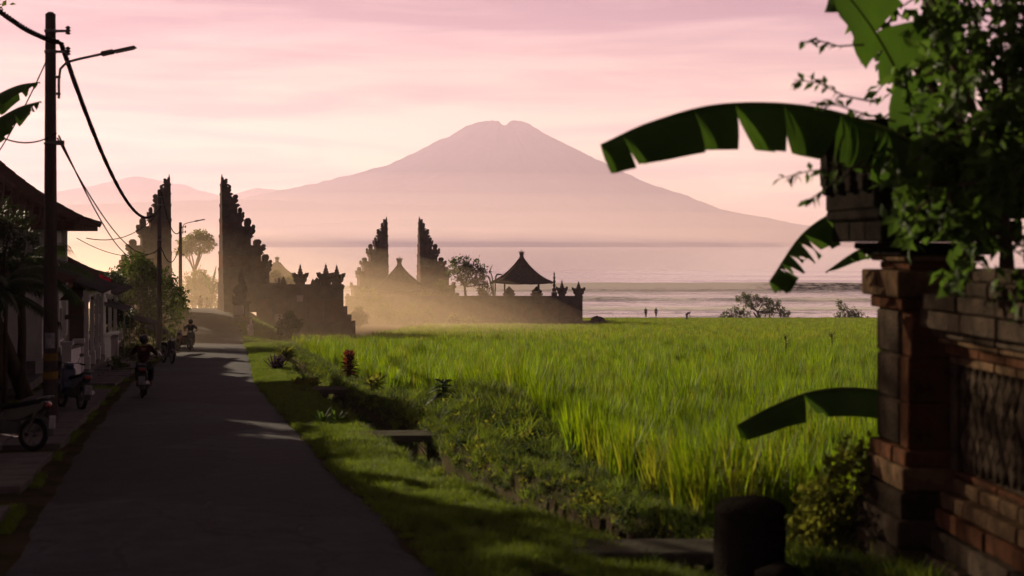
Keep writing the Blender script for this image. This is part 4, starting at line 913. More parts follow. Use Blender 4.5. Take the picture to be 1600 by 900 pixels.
def scatter(name, pts, scl, variants, label, cat, lean=.12):
    """uncountable ground plants: one object, copies of a few tufts set on points by geometry nodes"""
    pts = np.asarray(pts, dtype=np.float32); n = len(pts); me = bpy.data.meshes.new(name); me.vertices.add(n); me.vertices.foreach_set('co', pts.ravel())
    at = me.attributes.new('scl', 'FLOAT', 'POINT'); at.data.foreach_set('value', np.asarray(scl, dtype=np.float32))
    rot = np.stack([rng.normal(0, lean, n), rng.normal(0, lean, n), rng.uniform(0, 6.283, n)], axis=1).astype(np.float32)
    at = me.attributes.new('rot', 'FLOAT_VECTOR', 'POINT'); at.data.foreach_set('vector', rot.ravel())
    at = me.attributes.new('pick', 'INT', 'POINT'); at.data.foreach_set('value', rng.integers(0, len(variants), n).astype(np.int32))
    o = bpy.data.objects.new(name, me); col.objects.link(o); me.materials.append(variants[0].data.materials[0])
    g = bpy.data.node_groups.new(name, 'GeometryNodeTree'); g.interface.new_socket('Geometry', in_out='INPUT', socket_type='NodeSocketGeometry'); g.interface.new_socket('Geometry', in_out='OUTPUT', socket_type='NodeSocketGeometry')
    N = g.nodes; L = g.links.new; gi = N.new('NodeGroupInput'); go = N.new('NodeGroupOutput'); ip = N.new('GeometryNodeInstanceOnPoints'); jn = N.new('GeometryNodeJoinGeometry')
    for v_ in reversed(variants):
        oi = N.new('GeometryNodeObjectInfo'); oi.inputs['Object'].default_value = v_; oi.inputs['As Instance'].default_value = True; L(oi.outputs['Geometry'], jn.inputs[0])
    mp_ = N.new('GeometryNodeMeshToPoints'); L(gi.outputs[0], mp_.inputs['Mesh']); L(mp_.outputs[0], ip.inputs['Points']); L(jn.outputs[0], ip.inputs['Instance']); ip.inputs['Pick Instance'].default_value = True
    def attr(nm, ty):
        a = N.new('GeometryNodeInputNamedAttribute'); a.data_type = ty; a.inputs['Name'].default_value = nm; return a.outputs['Attribute']
    L(attr('pick', 'INT'), ip.inputs['Instance Index']); L(attr('rot', 'FLOAT_VECTOR'), ip.inputs['Rotation']); L(attr('scl', 'FLOAT'), ip.inputs['Scale'])
    L(ip.outputs[0], go.inputs[0]); md = o.modifiers.new('scatter', 'NODES'); md.node_group = g
    tag(o, label, cat, kind='stuff'); return o

# --- rice
def rice_edge(Y): return interp(Y, [(8, 3.6), (13, 3.2), (15.5, 3.05), (25, 4.1), (34, 5.0), (37, 5.0), (40, 4.2), (46, 3.1), (60, 3.0), (80, 3.0), (100, 3.2), (110, 6)])
BUNDS = [(41.5, .5, 2), (58, .45, 4), (75, .7, 3), (97, .8, 5), (122, .8, 6), (154, 1.4, 8), (190, 1.2, 9)]
def in_rice(X, Y):
    s = X-XR(Y)
    if s < rice_edge(Y)+.35*ns(X*.6, Y*.6): return 0
    if X < -10.5 and Y > 103+ns(X, 1): return 0
    if X < P(925, 0, 180).x and Y > 170+2*ns(X*.2, 2): return 0
    if Y > 243+1.5*ns(X*.1, 4): return 0
    if X > 2.5 and Y < 15.9-.25*abs(X-3): return 0
    k = 1.0
    for yb, w, sd in BUNDS:
        if abs(Y-yb-2.5*ns(X*.05, sd)-X*.04) < w: return 0
    if abs(X-(6.5+.02*Y)-.6*ns(Y*.08, 3)) < .22 and Y > 48: return 0
    k *= .84+.34*ns(X*.55, Y*.4, 7)+.16*ns(X*.12, Y*.07, 1)+.16*ns(X*1.7, Y*1.7, 4)
    return k
def plot_h(X, Y): return interp(Y, [(0, 1.1), (39, 1.12), (41.5, .86), (48, .9), (75, .82), (97, .72), (154, .62), (250, .55)])
def rice_points(y0, y1, dens, jit=1.0):
    ps = []; sc_ = []; st = 1/math.sqrt(dens); Y = y0
    while Y < y1:
        xl, xr = max(XR(Y)+2.5, -.40*Y-3), .395*Y+2.0; n = max(1, int((xr-xl)/st))
        for i in range(n):
            X = xl+(i+random.random())*st; y = Y+random.uniform(-.5, .5)*st; k = in_rice(X, y)
            if k > .3: ps.append((X, y, ground_z(X, y)-.02)); sc_.append(k*plot_h(X, y)*random.uniform(.72, 1.18))
        Y += st
    return ps, sc_
va = [tuft('rice_tuft', 27, .09, .98, .028, m_rice if q < 9 else m_rice_dry, .20 if q < 9 else .32, 4, .34) for q in range(10)]
ps, sz = rice_points(12.5, 40, 19); scatter('rice', ps, sz, va, 'tall green rice at the near edge of the field', 'rice', .05)
va = [tuft('rice_tuft_mid', 24, .14, .98, .040, m_rice if q < 8 else m_rice_dry, .22, 3, .32) for q in range(9)]
ps, sz = rice_points(40, 85, 8); scatter('rice', ps, sz, va, 'green rice in the middle of the field', 'rice', .05)
va = [tuft('rice_tuft_far', 18, .30, .95, .06, m_rice if q < 4 else m_rice_dry, .24, 3, .3) for q in range(6)]
ps, sz = rice_points(85, 245, 4.5); scatter('rice', ps, sz, va, 'sunlit rice at the far side of the field', 'rice', .05)

# --- verge grass, weeds on the banks
vg = [tuft('grass_tuft', 34, .11, .13, .008, m_grass, .7, 3, .9) for _ in range(4)]
ps = []; sz = []
for _ in range(19000):
    Y = 10+95*random.random()**1.7; c, w = ditch_c(Y), ditch_w(Y); s = random.uniform(-.22, c-w+.06)
    if s < -.02 and random.random() < .5+.5*ns(Y*1.2, 3): continue
    X = XR(Y)+s; k = .75+.6*ns(X*1.1, Y*1.1, 5)
    if k < .35: continue
    ps.append((X, Y, ground_z(X, Y))); sz.append(max(.4, k)*random.uniform(.7, 1.25)*(1+.006*Y))
for _ in range(9000):                                     # left verge, in the gaps of the pavement
    Y = 16+70*random.random()**1.3; s = -WROAD(Y)-random.random()**1.5*3.0; X = XR(Y)+s
    if ns(X*.9, Y*.5, 9) < .0: continue
    ps.append((X, Y, ground_z(X, Y)-.02)); sz.append(random.uniform(.4, 1.0))
for _ in range(1800):                                     # roadside by the gate
    Y = random.uniform(84, 108); s = random.uniform(.1, 4.5); X = XR(Y)+s
    ps.append((X, Y, ground_z(X, Y))); sz.append(random.uniform(.9, 1.7))
scatter('grass', ps, sz, vg, 'short green grass on the road verges', 'grass', .15)
vw = [clump_obj('weed_clump', 30, .15, .085, .042, m_weed) for _ in range(2)]+[clump_obj('weed_clump', 20, .14, .10, .05, m_leafy)]+[tuft('weed_tuft', 30, .14, .30, .011, m_grass, .8, 3, 1.0), tuft('weed_tuft', 30, .16, .26, .010, m_weed, .9, 3, 1.1), tuft('weed_tuft', 24, .15, .2, .010, m_grass, .9, 3, 1.1)]
ps = []; sz = []
for _ in range(9000):
    Y = 12+90*random.random()**1.8; c, w = ditch_c(Y), ditch_w(Y); e = rice_edge(Y)+.3; s = random.uniform(c+w-.05, max(c+w+.3, e)); X = XR(Y)+s
    k = .8+.7*ns(X*.8, Y*.8, 11)
    if k < .3: continue
    ps.append((X, Y, ground_z(X, Y)-.02)); sz.append(k*random.uniform(.45, 1.05))
for _ in range(1300):                                     # the overgrown mound
    Y = random.gauss(31, 4.2); s = random.gauss(4.1, .8)
    if s < ditch_c(Y)+ditch_w(Y): continue
    X = XR(Y)+s; ps.append((X, Y, ground_z(X, Y)-.02)); sz.append(random.uniform(.8, 1.6))
for _ in range(2200):                                      # trailing over the ditch walls
    Y = random.uniform(14, 60); c, w = ditch_c(Y), ditch_w(Y); s = c+w+random.gauss(0, .10) if random.random() < .65 else c-w+random.gauss(-.05, .08); X = XR(Y)+s
    ps.append((X, Y, ground_z(X, Y)+.02)); sz.append(random.uniform(.35, .9))
scatter('weeds', ps, sz, vw, 'low leafy weeds along the ditch and the mound', 'weeds', .3)

# --- trees and shrubs
def limb(mb, a, b, r0, r1, bend=.12, n=6):
    a, b = Vector(a), Vector(b); L_ = (b-a).length; off = Vector((random.uniform(-1, 1), random.uniform(-1, 1), random.uniform(-.3, .8)))*L_*bend
    pts = [a.lerp(b, t)+off*math.sin(t*math.pi) for t in np.linspace(0, 1, n)]; mb.tube(pts, [lerp(r0, r1, t) for t in np.linspace(0, 1, n)], 7); return pts
def tree(name, label, base, fork, clumps, r0, leaf, n_leaf, m_=None, cat='tree', group=None, flat=.7, twig=True, trunks=1, wd=.45):
    """trunk + limbs to every clump + leaves on twigs through each clump. base, fork, clumps in world space: (Vector, radius)"""
    base = Vector(base); m_ = m_ or m_leaf; t = thing(name, label, cat, base, 0, group)
    mb = MB(); fork = Vector(fork)-base
    for q in range(trunks):
        o_ = Vector((random.uniform(-.4, .4), random.uniform(-.4, .4), 0))*(q > 0)*r0*5
        limb(mb, o_-Vector((0, 0, .2)), fork+o_*2, r0, r0*.62, .05)
    Vs = []; Fs = []; off = 0
    for c, r in clumps:
        c = Vector(c)-base; pts = limb(mb, fork, c, r0*.5, r0*.16)
        n = int(n_leaf*(r/max(k[1] for k in clumps))**2)
        nt = max(4, n//9)
        d = rand_dirs(nt, .15); rad = r*(.30+.60*rng.random(nt)**.5); tc_ = np.array(c)+d*rad[:, None]*np.array([1, 1, flat]); od = d+rng.normal(0, .5, (nt, 3))
        od /= np.linalg.norm(od, axis=1, keepdims=True); tl = np.minimum(leaf*rng.uniform(1.4, 3.4, nt), r*.55)
        if twig:
            for k in range(0, nt, 3): mb.tube([c.lerp(Vector(tc_[k]), .35), Vector(tc_[k])], [r0*.12, r0*.05+.004], 4, cap=False)
        for j in range(9):
            u = j/8.0; b_ = tc_+od*(u*tl)[:, None]+rng.normal(0, leaf*.2, (nt, 3)); ld = od*.6+rng.normal(0, .8, (nt, 3)); ld[:, 2] -= .25
            V_, Ft = leafgeo(b_, ld, rand_dirs(nt, 1.5), leaf*rng.uniform(.65, 1.2, nt), leaf*wd*rng.uniform(.8, 1.2, nt), .2); Vs.append(V_); Fs.append(Ft+off); off += len(V_)
    mb.build('trunk', m_bark, t, smooth=True)
    np_obj('crown', np.concatenate(Vs), np.concatenate(Fs), m_, t); return t
def at(px, py, Y, r_px, dy=0.0): return (P(px, py, Y)+Vector((0, dy, 0)), r_px*Y/F)
def gp(px, Y): X = P(px, 0, Y).x; return Vector((X, Y, ground_z(X, Y)))

random.seed(5)
Y = 86
tree('street_tree', 'broad leafy tree shading the left of the road before the gate', gp(222, Y), P(222, 500, Y), [at(px, py, Y, r, dy) for px, py, r, dy in [(195, 440, 28, 1), (225, 425, 26, -1), (250, 440, 22, 0), (262, 462, 20, 1), (185, 480, 30, 0), (225, 470, 34, -1.5), (255, 500, 24, 0), (205, 515, 30, -1), (240, 535, 24, 1), (172, 520, 24, 0), (268, 480, 14, 2), (210, 408, 12, 0)]], .22, .28, 1300, group='trees beside the road', flat=.9)
Y = 74
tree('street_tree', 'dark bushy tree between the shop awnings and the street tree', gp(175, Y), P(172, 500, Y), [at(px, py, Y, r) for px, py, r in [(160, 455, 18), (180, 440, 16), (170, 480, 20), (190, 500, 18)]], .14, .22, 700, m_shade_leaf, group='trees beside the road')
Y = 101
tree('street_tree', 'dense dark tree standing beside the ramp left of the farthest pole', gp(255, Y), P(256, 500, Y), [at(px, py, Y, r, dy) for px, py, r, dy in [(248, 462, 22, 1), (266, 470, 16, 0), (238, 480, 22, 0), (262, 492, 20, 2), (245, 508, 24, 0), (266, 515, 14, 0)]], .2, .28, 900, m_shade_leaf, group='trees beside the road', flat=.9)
Y = 150
tree('acacia_tree', 'umbrella shaped hazy tree seen through the tall gate', gp(300, Y), P(304, 425, Y), [at(px, py, Y, r*1.1, dy) for px, py, r, dy in [(292, 378, 10, 0), (306, 370, 11, 1), (321, 374, 10, 0), (330, 383, 7, -1), (300, 388, 10, -1), (316, 388, 8, 1), (286, 395, 8, 0)]], .2, .40, 420, m_leafy, flat=.45, group='hazy trees behind the gate')
for px, py, r, lab in [(300, 452, 19, 'golden bush behind the gate nearest the left gate half'), (328, 456, 17, 'golden bush behind the gate nearest the right gate half'), (313, 440, 12, 'taller golden bush in the middle of the gate opening')]:
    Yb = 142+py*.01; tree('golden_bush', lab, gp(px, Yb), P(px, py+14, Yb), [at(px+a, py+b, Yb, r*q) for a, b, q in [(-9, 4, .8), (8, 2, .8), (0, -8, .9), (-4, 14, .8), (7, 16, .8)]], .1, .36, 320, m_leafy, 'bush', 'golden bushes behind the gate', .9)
Y = 184
tree('coast_tree', 'rounded dark tree between the hazy gate and the open pavilion', gp(728, Y)+Vector((0, 0, 2)), P(726, 448, Y), [at(px, py, Y, r, dy) for px, py, r, dy in [(716, 415, 13, 0), (735, 414, 13, 1), (750, 424, 11, 0), (708, 430, 10, -1), (728, 432, 14, 0), (748, 438, 12, 1), (757, 448, 9, 0)]], .22, .40, 420, m_leaf, flat=.8)
Y = 246
tree('shore_tree', 'windswept flat topped tree at the shore with several bare trunks', gp(1188, Y)+Vector((0, 0, .3)), P(1184, 488, Y), [at(px, py, Y, r, dy) for px, py, r, dy in [(1160, 466, 9, 0), (1175, 468, 10, 1), (1192, 472, 11, 0), (1208, 478, 11, 0), (1222, 488, 9, -1), (1200, 488, 10, 1), (1172, 478, 7, 0), (1228, 494, 6, 0)]], .20, .42, 360, m_leaf, flat=.55, trunks=3, group='trees on the shore')
tree('shore_bush', 'low round bush left of the flat topped shore tree', gp(1150, Y-.5), P(1150, 498, Y), [at(px, py, Y, r) for px, py, r in [(1135, 494, 9), (1150, 490, 11), (1163, 492, 9)]], .12, .40, 380, m_leaf, 'bush', 'trees on the shore')
tree('shore_bush', 'spiky topped bush on the shore nearest the foreground pillar', gp(1326, 244), P(1326, 496, 244), [at(px, py, 244, r) for px, py, r in [(1314, 476, 7), (1320, 488, 11), (1338, 490, 11), (1330, 498, 11), (1312, 498, 9), (1350, 497, 7)]], .12, .42, 300, m_leaf, 'bush', 'trees on the shore')
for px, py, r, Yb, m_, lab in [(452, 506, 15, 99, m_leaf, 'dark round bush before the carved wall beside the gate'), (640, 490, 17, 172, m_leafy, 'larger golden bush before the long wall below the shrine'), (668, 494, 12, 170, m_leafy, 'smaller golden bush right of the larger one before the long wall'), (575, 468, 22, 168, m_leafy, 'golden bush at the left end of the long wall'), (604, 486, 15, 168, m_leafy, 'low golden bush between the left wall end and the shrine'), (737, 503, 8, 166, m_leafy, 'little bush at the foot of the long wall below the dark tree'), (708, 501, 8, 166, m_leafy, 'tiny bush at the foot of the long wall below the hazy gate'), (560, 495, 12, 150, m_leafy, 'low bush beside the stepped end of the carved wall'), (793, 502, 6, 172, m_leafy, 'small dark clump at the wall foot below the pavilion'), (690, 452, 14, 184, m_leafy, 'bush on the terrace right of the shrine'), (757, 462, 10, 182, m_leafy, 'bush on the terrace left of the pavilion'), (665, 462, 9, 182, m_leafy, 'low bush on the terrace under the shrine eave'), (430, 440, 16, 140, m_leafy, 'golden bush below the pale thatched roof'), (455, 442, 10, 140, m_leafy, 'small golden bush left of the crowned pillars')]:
    b0 = gp(px, Yb); ht = (P(px, py, Yb).z-b0.z)
    if ht > 2.5: b0.z = P(px, py, Yb).z-1.6
    tree('bush', lab, b0, P(px, py+r*.5, Yb), [at(px+a*r, py+b*r, Yb, r*q) for a, b, q in [(-.6, .2, .55), (.55, .15, .55), (0, -.4, .6), (-.2, .5, .6), (.4, .6, .5)]], .07, .32, 300, m_, 'bush', 'bushes around the temple walls', .9)

# --- plants of the verge
def rosette(name, label, base, n, ln, wd, m_, up=.9, stems=1, cat='plant', spread=.15, group='plants on the verge', curl_=.4, hs=0.0):
    """sword leaves from one or several stems, each leaf folded along its rib"""
    t = thing(name, label, cat, base, 0, group); sm = MB()
    for q in range(stems):
        o_ = Vector((random.uniform(-spread, spread), random.uniform(-spread, spread), 0))*(stems > 1); hs_ = hs*random.uniform(.75, 1.1) if stems > 1 else hs
        sm.tube([o_-Vector((0, 0, .1)), o_+Vector((o_.x*.3, o_.y*.3, hs_+.03))], [.03, .02], 6)
        for i in range(n):
            a = i*2.4+random.uniform(-.3, .3); u = i/n; el_ = lerp(-.1, 1.35, u**.8)*up; z = hs_*lerp(.25, 1.0, u) if hs else .02
            d = Vector((math.cos(a)*math.cos(el_), math.sin(a)*math.cos(el_), math.sin(el_))); sd = Vector((-math.sin(a), math.cos(a), 0)); L_ = ln*random.uniform(.75, 1.1)*(1.0-.25*u)
            v = []; k = 5
            for j in range(k+1):
                tt = j/k; p = o_*(1+.3*(z/max(hs, .1)))+Vector((0, 0, z))+d*L_*tt-Vector((0, 0, curl_*L_*tt*tt*math.cos(el_))); w = wd*math.sin(math.pi*min(1, tt*.86+.14))**.8*.5+.001
                if j == k: w = .001
                nn = sd.cross(d); v += [p-sd*w+nn*w*.35, p, p+sd*w+nn*w*.35]
            f = [(3*j+i2, 3*j+i2+1, 3*j+i2+4, 3*j+i2+3) for j in range(k) for i2 in range(2)]
            mb = MB(); mb.add(v, f); mb.build('leaf', m_, t)
    sm.build('stem', m_bark, t); return t
random.seed(8)
rosette('cordyline', 'red leaved cordyline standing at the corner of the rice', gp(551, 47.5), 34, .46, .12, m_red_leaf, .8, 3, spread=.22, hs=1.0)
rosette('spiky_plant', 'dark spiky plant on the verge between road and rice', gp(436, 54), 22, .85, .07, m_purple, 1.05, 3, spread=.28, hs=.1, curl_=.2)
rosette('leafy_plant', 'yellow green broad leaved plant behind the far culvert slab', gp(478, 44.2)+Vector((0, 0, .05)), 15, .5, .24, m_leafy, .85, 3, spread=.35, hs=.2)
rosette('purple_plant', 'small purple plant right of the broad leaved one', gp(511, 45.4), 14, .34, .09, m_purple, 1.0, 2, spread=.12, hs=.3)
rosette('papaya_sapling', 'dark sapling with a tuft of broad leaves on the mound', gp(692, 32.6)-Vector((0, 0, .05)), 18, .46, .24, m_glossy, .6, 1, hs=.6, curl_=.7)
random.seed(18)
for px, Yp, n_, ln, wd, m_, st, hs_, lab in [
    (500, 41.0, 13, .34, .13, m_leafy, 3, .15, 'low sunny plant just right of the far culvert slab'), (528, 37.5, 12, .36, .12, m_leafy, 3, .12, 'sunlit leafy plant on the bank below the cordyline'),
    (560, 34.5, 14, .40, .10, m_weed, 3, .15, 'dark leafy plant on the bank above the middle slab'), (590, 40.5, 12, .34, .10, m_leafy, 2, .2, 'sunlit plant at the edge of the rice left of the sapling'),
    (470, 50.0, 14, .45, .14, m_leafy, 3, .2, 'bright leafy plant behind the spiky plant'), (445, 62.0, 14, .6, .12, m_leafy, 3, .3, 'bright plant on the far verge before the dark bush'),
    (620, 30.0, 12, .30, .10, m_weed, 3, .1, 'dark plant hanging over the ditch beside the mound'), (760, 21.5, 12, .26, .09, m_weed, 3, .08, 'low dark plant in the middle of the ditch bank'),
    (840, 18.8, 12, .24, .09, m_leafy, 3, .06, 'low bright plant on the bank beside the stone lining'), (905, 17.2, 12, .26, .10, m_leafy, 3, .06, 'bright broad leaved weed on the near bank'),
    (985, 16.2, 12, .26, .09, m_leafy, 3, .06, 'bright weed at the foot of the near rice'), (1060, 15.2, 11, .24, .08, m_weed, 2, .08, 'small weed at the foot of the rice left of the stone post')]:
    rosette('bank_plant', lab, gp(px, Yp)+Vector((0, 0, .12)), n_, ln*1.35, wd*1.4, m_, .85, st, spread=.22, hs=hs_, group='leafy plants on the ditch bank')
rosette('fern', 'dark drooping fern beside the middle culvert slab', gp(520, 30.5), 18, .5, .09, m_glossy, .9, 2, spread=.3, hs=.1)
rosette('yellow_shoot', 'tall weed with dark leaves standing out of the rice at right', gp(1228, 62)+Vector((0, 0, .5)), 10, .5, .07, m_weed, 1.0, 1, hs=.7)
rosette('yellow_shoot', 'second tall weed standing out of the rice nearer the pillar', gp(1300, 66)+Vector((0, 0, .5)), 10, .5, .07, m_weed, 1.0, 1, hs=.7)

# --- ditch: water, stones, culvert slabs
m_water = mat('ditch_water', (0.03, 0.03, 0.02), (0.02, 0.022, 0.015), rough=.06, spec=.6, scale=3)
yy = list(np.arange(8, 84, .6)); v = []
for Y in yy:
    for k in (-1, 1): v.append((XR(Y)+ditch_c(Y)+k*ditch_w(Y)*.98, Y, plane(Y)-.50))
o = np_obj('water', v, [(2*i, 2*i+1, 2*i+3, 2*i+2) for i in range(len(yy)-1)], m_water); tag(o, kind='structure')
m_ditch = mat('ditch_stone', (0.055, 0.040, 0.028), (0.024, 0.019, 0.014), scale=5, bump=.6, bscale=20, rnd=.25)
dl = thing('ditch_lining', 'brown stone lining along both sides of the ditch', 'wall'); random.seed(3)
srcs = []
for q in range(6):
    b = MB(); b.box((0, 0, 0), (.20, .34, .19)); s_ = b.build('stone', m_ditch, dl, bevel=.03)
    for vv in s_.data.vertices: vv.co += Vector((random.uniform(-.02, .02), random.uniform(-.03, .03), random.uniform(-.02, .02)))
    srcs.append(s_)
first = {id(s_): True for s_ in srcs}; cnt = 0
for side in (1, -1):
    for row in range(2):
        Y = 13.0+row*.17
        while Y < 20 and cnt < 280:
            s_ = random.choice(srcs)
            if first[id(s_)]: first[id(s_)] = False; c = s_
            else: c = s_.copy(); col.objects.link(c)
            Xs = XR(Y)+ditch_c(Y)+side*(ditch_w(Y)+.07+random.uniform(-.02, .03)); c.location = (Xs, Y, plane(Y)-.36+row*.19+random.uniform(-.02, .02)); c.rotation_euler = (random.uniform(-.08, .08), random.uniform(-.08, .08), RZ+random.uniform(-.12, .12)); k = random.uniform(.8, 1.12); c.scale = (1, k, random.uniform(.85, 1.1)); Y += .345*k+random.uniform(0, .03); cnt += 1
m_slab = mat('mossy_concrete', (0.10, 0.095, 0.075), (0.055, 0.055, 0.042), scale=3, bump=.5, bscale=16)
def culvert(label, Y, s0, s1, ln, rz=RZ):
    X0, X1 = XR(Y)+s0, XR(Y)+s1; t = thing('culvert_slab', label, 'slab', ((X0+X1)/2, Y, plane(Y)), rz, 'slabs across the ditch'); w = X1-X0
    b = MB(); b.box((0, 0, .06), (w, ln, .13)); b.build('slab', m_slab, t, bevel=.015)
    for s in (-1, 1):
        b = MB(); b.box((s*(w/2-.14), 0, -.33), (.24, ln-.1, .64)); b.build('abutment', m_slab, t, bevel=.015)
culvert('farthest concrete slab across the ditch with a thin lit edge', 42.2, .35, 2.45, 1.0, .02)
culvert('middle dark slab across the ditch beside the mound', 27.4, .6, 2.4, .8, .05)
culvert('nearest slab across the ditch before the round stone post', 14.6, 1.3, 3.9, .7, 0)
# ------------------------------------------------------------------ foreground wall, banana, tree at right
m_fstone = mat('mossy_andesite', (0.055, 0.041, 0.029), (0.018, 0.015, 0.012), scale=3.5, bump=.9, bscale=22, rnd=.45)
m_fpale = mat('pale_sandstone', (0.12, 0.076, 0.043), (0.036, 0.026, 0.017), scale=5, bump=.5, bscale=22, rnd=.2)
m_fbrick = mat('red_brick', (0.085, 0.038, 0.020), (0.030, 0.018, 0.012), scale=6, bump=.5, bscale=24, rnd=.2)
m_post = mat('shade_black_mossy_stone', (0.018, 0.015, 0.012), (0.009, 0.008, 0.007), scale=6, bump=1.0, bscale=30)  # blacker than moss alone: backlit shade of crown and post in the colour
random.seed(21)
fw = thing('carved_wall', 'dark stone wall with a crowned pillar and recessed panels in the right foreground', 'wall', (3.54, 14.0, H-3.05), math.atan2(-1, .06))
def course(u0, u1, z0, z1, y0, y1, n, m_, name='block', bev=.014, jit=.012, gap=.004):
    """a run of n separate blocks along the wall; y0 is the face towards the road, y1 inside"""
    cuts = [u0]+sorted(u0+(u1-u0)*(i+random.uniform(-.12, .12))/n for i in range(1, n))+[u1]
    for a, b_ in zip(cuts, cuts[1:]):
        j = random.uniform(-jit, jit); q = MB(); q.box((0, 0, 0), (b_-a-gap, y1-y0, z1-z0-gap)); o_ = q.build(name, m_, fw, bevel=bev); o_.location = ((a+b_)/2, (y0+y1)/2+j, (z0+z1)/2)
        o_.rotation_euler = (0, 0, random.uniform(-.006, .006))
Lw = 4.6; PN = .38                                        # wall runs on past the picture; panel set back by PN
# solid core behind all faces
q = MB(); q.box((Lw/2+.3, PN+.42, 1.2), (Lw-.7, .5, 3.0)); q.box((.5, .55, 1.2), (.72, .7, 3.2)); q.build('core', m_fstone, fw)
# footing and spreading base courses
course(-.35, Lw, -.5, .02, -.30, .9, 7, m_fstone, bev=.03)
course(-.22, 1.30, .02, .30, -.20, .8, 2, m_fstone); course(-.16, 1.22, .30, .55, -.14, .8, 2, m_fstone); course(-.11, 1.16, .55, .79, -.09, .8, 1, m_fstone)
course(1.30, Lw, .02, .28, .06, .9, 4, m_fstone); course(1.22, Lw, .28, .50, .14, .9, 4, m_fstone); course(1.16, Lw, .50, .66, .21, .9, 6, m_fbrick); course(1.10, Lw, .66, .80, .27, .9, 6, m_fpale)
# pillar: flared foot, shaft of stone with a brick arris, capital, neck, crown
course(-.06, 1.08, .79, 1.00, -.06, .7, 2, m_fpale); course(.0, 1.02, 1.00, 1.15, -.02, .7, 3, m_fbrick)
for i in range(3):
    z0 = 1.15+i*1.28/3; z1 = z0+1.28/3; course(.06, .72, z0, z1, .03, .7, 1, m_fstone, bev=.03); course(.72, .96, z0, z1, .05, .7, 1, m_fbrick)
course(.02, 1.0, 2.43, 2.55, -.03, .72, 3, m_fbrick); course(-.05, 1.06, 2.55, 2.80, -.09, .78, 3, m_fpale)
course(.08, .94, 2.80, 2.88, .05, .68, 2, m_fbrick); course(.02, 1.0, 2.88, 2.94, -.02, .74, 2, m_fpale); course(-.04, 1.06, 2.94, 2.99, -.08, .80, 2, m_post)
course(-.10, 1.12, 2.99, 3.06, -.14, .86, 2, m_post)
course(-.28, 1.25, 3.06, 3.26, -.30, 1.0, 3, m_post)
q = MB(); q.box((.49, .35, 3.32), (1.66, 1.42, .10)); q.build('crown_slab', m_post, fw, bevel=.02)
for i, (u, w) in enumerate([(-.15, .42), (.25, .34), (.62, .34), (1.05, .42)]):     # flame leaves of the crown, pierced rim between
    for y in (-.24, .94):
        q = MB(); curl(q, u, y+(-.06 if y < 0 else .06), 3.62, w, .50 if i in (0, 3) else .38, .22, 0, LEAF); q.build('crown_leaf', m_post, fw)
q = MB(); q.box((.49, -.28, 3.60), (1.56, .20, .48)); q.box((.49, .98, 3.60), (1.56, .20, .48)); q.box((-.24, .35, 3.60), (.14, 1.06, .50)); q.box((1.22, .35, 3.60), (.14, 1.06, .50)); [q.box((u_, -.40, 3.60), (.16, .10, .16)) for u_ in (-.1, .29, .69, 1.08)]; q.build('crown_rim', m_post, fw, bevel=.02)
q = MB(); q.box((.49, .35, 3.50), (1.1, .9, .30)); q.box((.49, .35, 3.75), (.8, .7, .22)); q.box((.49, .35, 3.95), (.95, .8, .16), top=(.6, .6)); q.lathe([(.3, 4.0), (.34, 4.15), (.2, 4.3), (.24, 4.4), (.1, 4.6), (.02, 4.9)], (.49, .35, 0), 10); q.build('crown_top', m_post, fw, bevel=.012)
# bay between pillars: sunk frame with a panel of diamond stones
course(1.02, Lw, .80, .93, PN-.02, .9, 9, m_fpale); course(1.02, Lw, .93, .99, PN+.03, .9, 7, m_fbrick)
course(1.02, Lw, 1.95, 2.04, PN+.02, .9, 7, m_fpale); course(1.02, Lw, 2.04, 2.14, PN-.03, .9, 5, m_fbrick); course(1.0, Lw, 2.14, 2.20, PN-.09, .9, 5, m_fpale); course(1.0, Lw, 2.20, 2.28, PN-.15, .9, 5, m_fstone)
course(.98, Lw, 2.28, 2.46, PN-.24, 1.0, 4, m_fstone); course(1.2, Lw, 2.46, 2.60, PN-.30, 1.05, 4, m_fstone); course(1.55, Lw, 2.60, 2.72, PN-.22, 1.0, 6, m_fstone); course(1.9, Lw, 2.72, 2.84, PN-.12, .95, 5, m_fstone)
course(1.04, 1.20, .99, 1.95, PN+.02, .8, 1, m_fstone)
dm = .155                                                  # diamond stones of the panel
i = 0
for r_ in range(-1, 8):
    for c_ in range(0, 24):
        u = 1.32+c_*dm+(dm/2 if r_ % 2 else 0); z = 1.02+r_*.125
        if 1.24 < u-dm/2+.06 and u < Lw-.1 and .98 < z-.10+.05 and z < 1.92:
            q = MB(); hw, hz = dm/2-.003, .121
            q.prism([(-hw, 0), (0, -hz), (hw, 0), (0, hz)], PN+.045, PN+.3); q.prism([(-hw*.7, 0), (0, -hz*.7), (hw*.7, 0), (0, hz*.7)], PN+.038+random.uniform(-.005, .005), PN+.045); o_ = q.build('diamond_stone', m_fstone, fw); o_.location = (u+random.uniform(-.006, .006), random.uniform(-.012, .012), min(z, 1.86)+random.uniform(-.005, .005)); o_.rotation_euler = (random.uniform(-.03, .03), random.uniform(-.04, .04), random.uniform(-.05, .05)); i += 1
q = MB(); q.box(((1.2+Lw)/2, PN+.28, 1.47), (Lw-1.2, .40, .95)); q.build('panel_ground', m_fstone, fw)

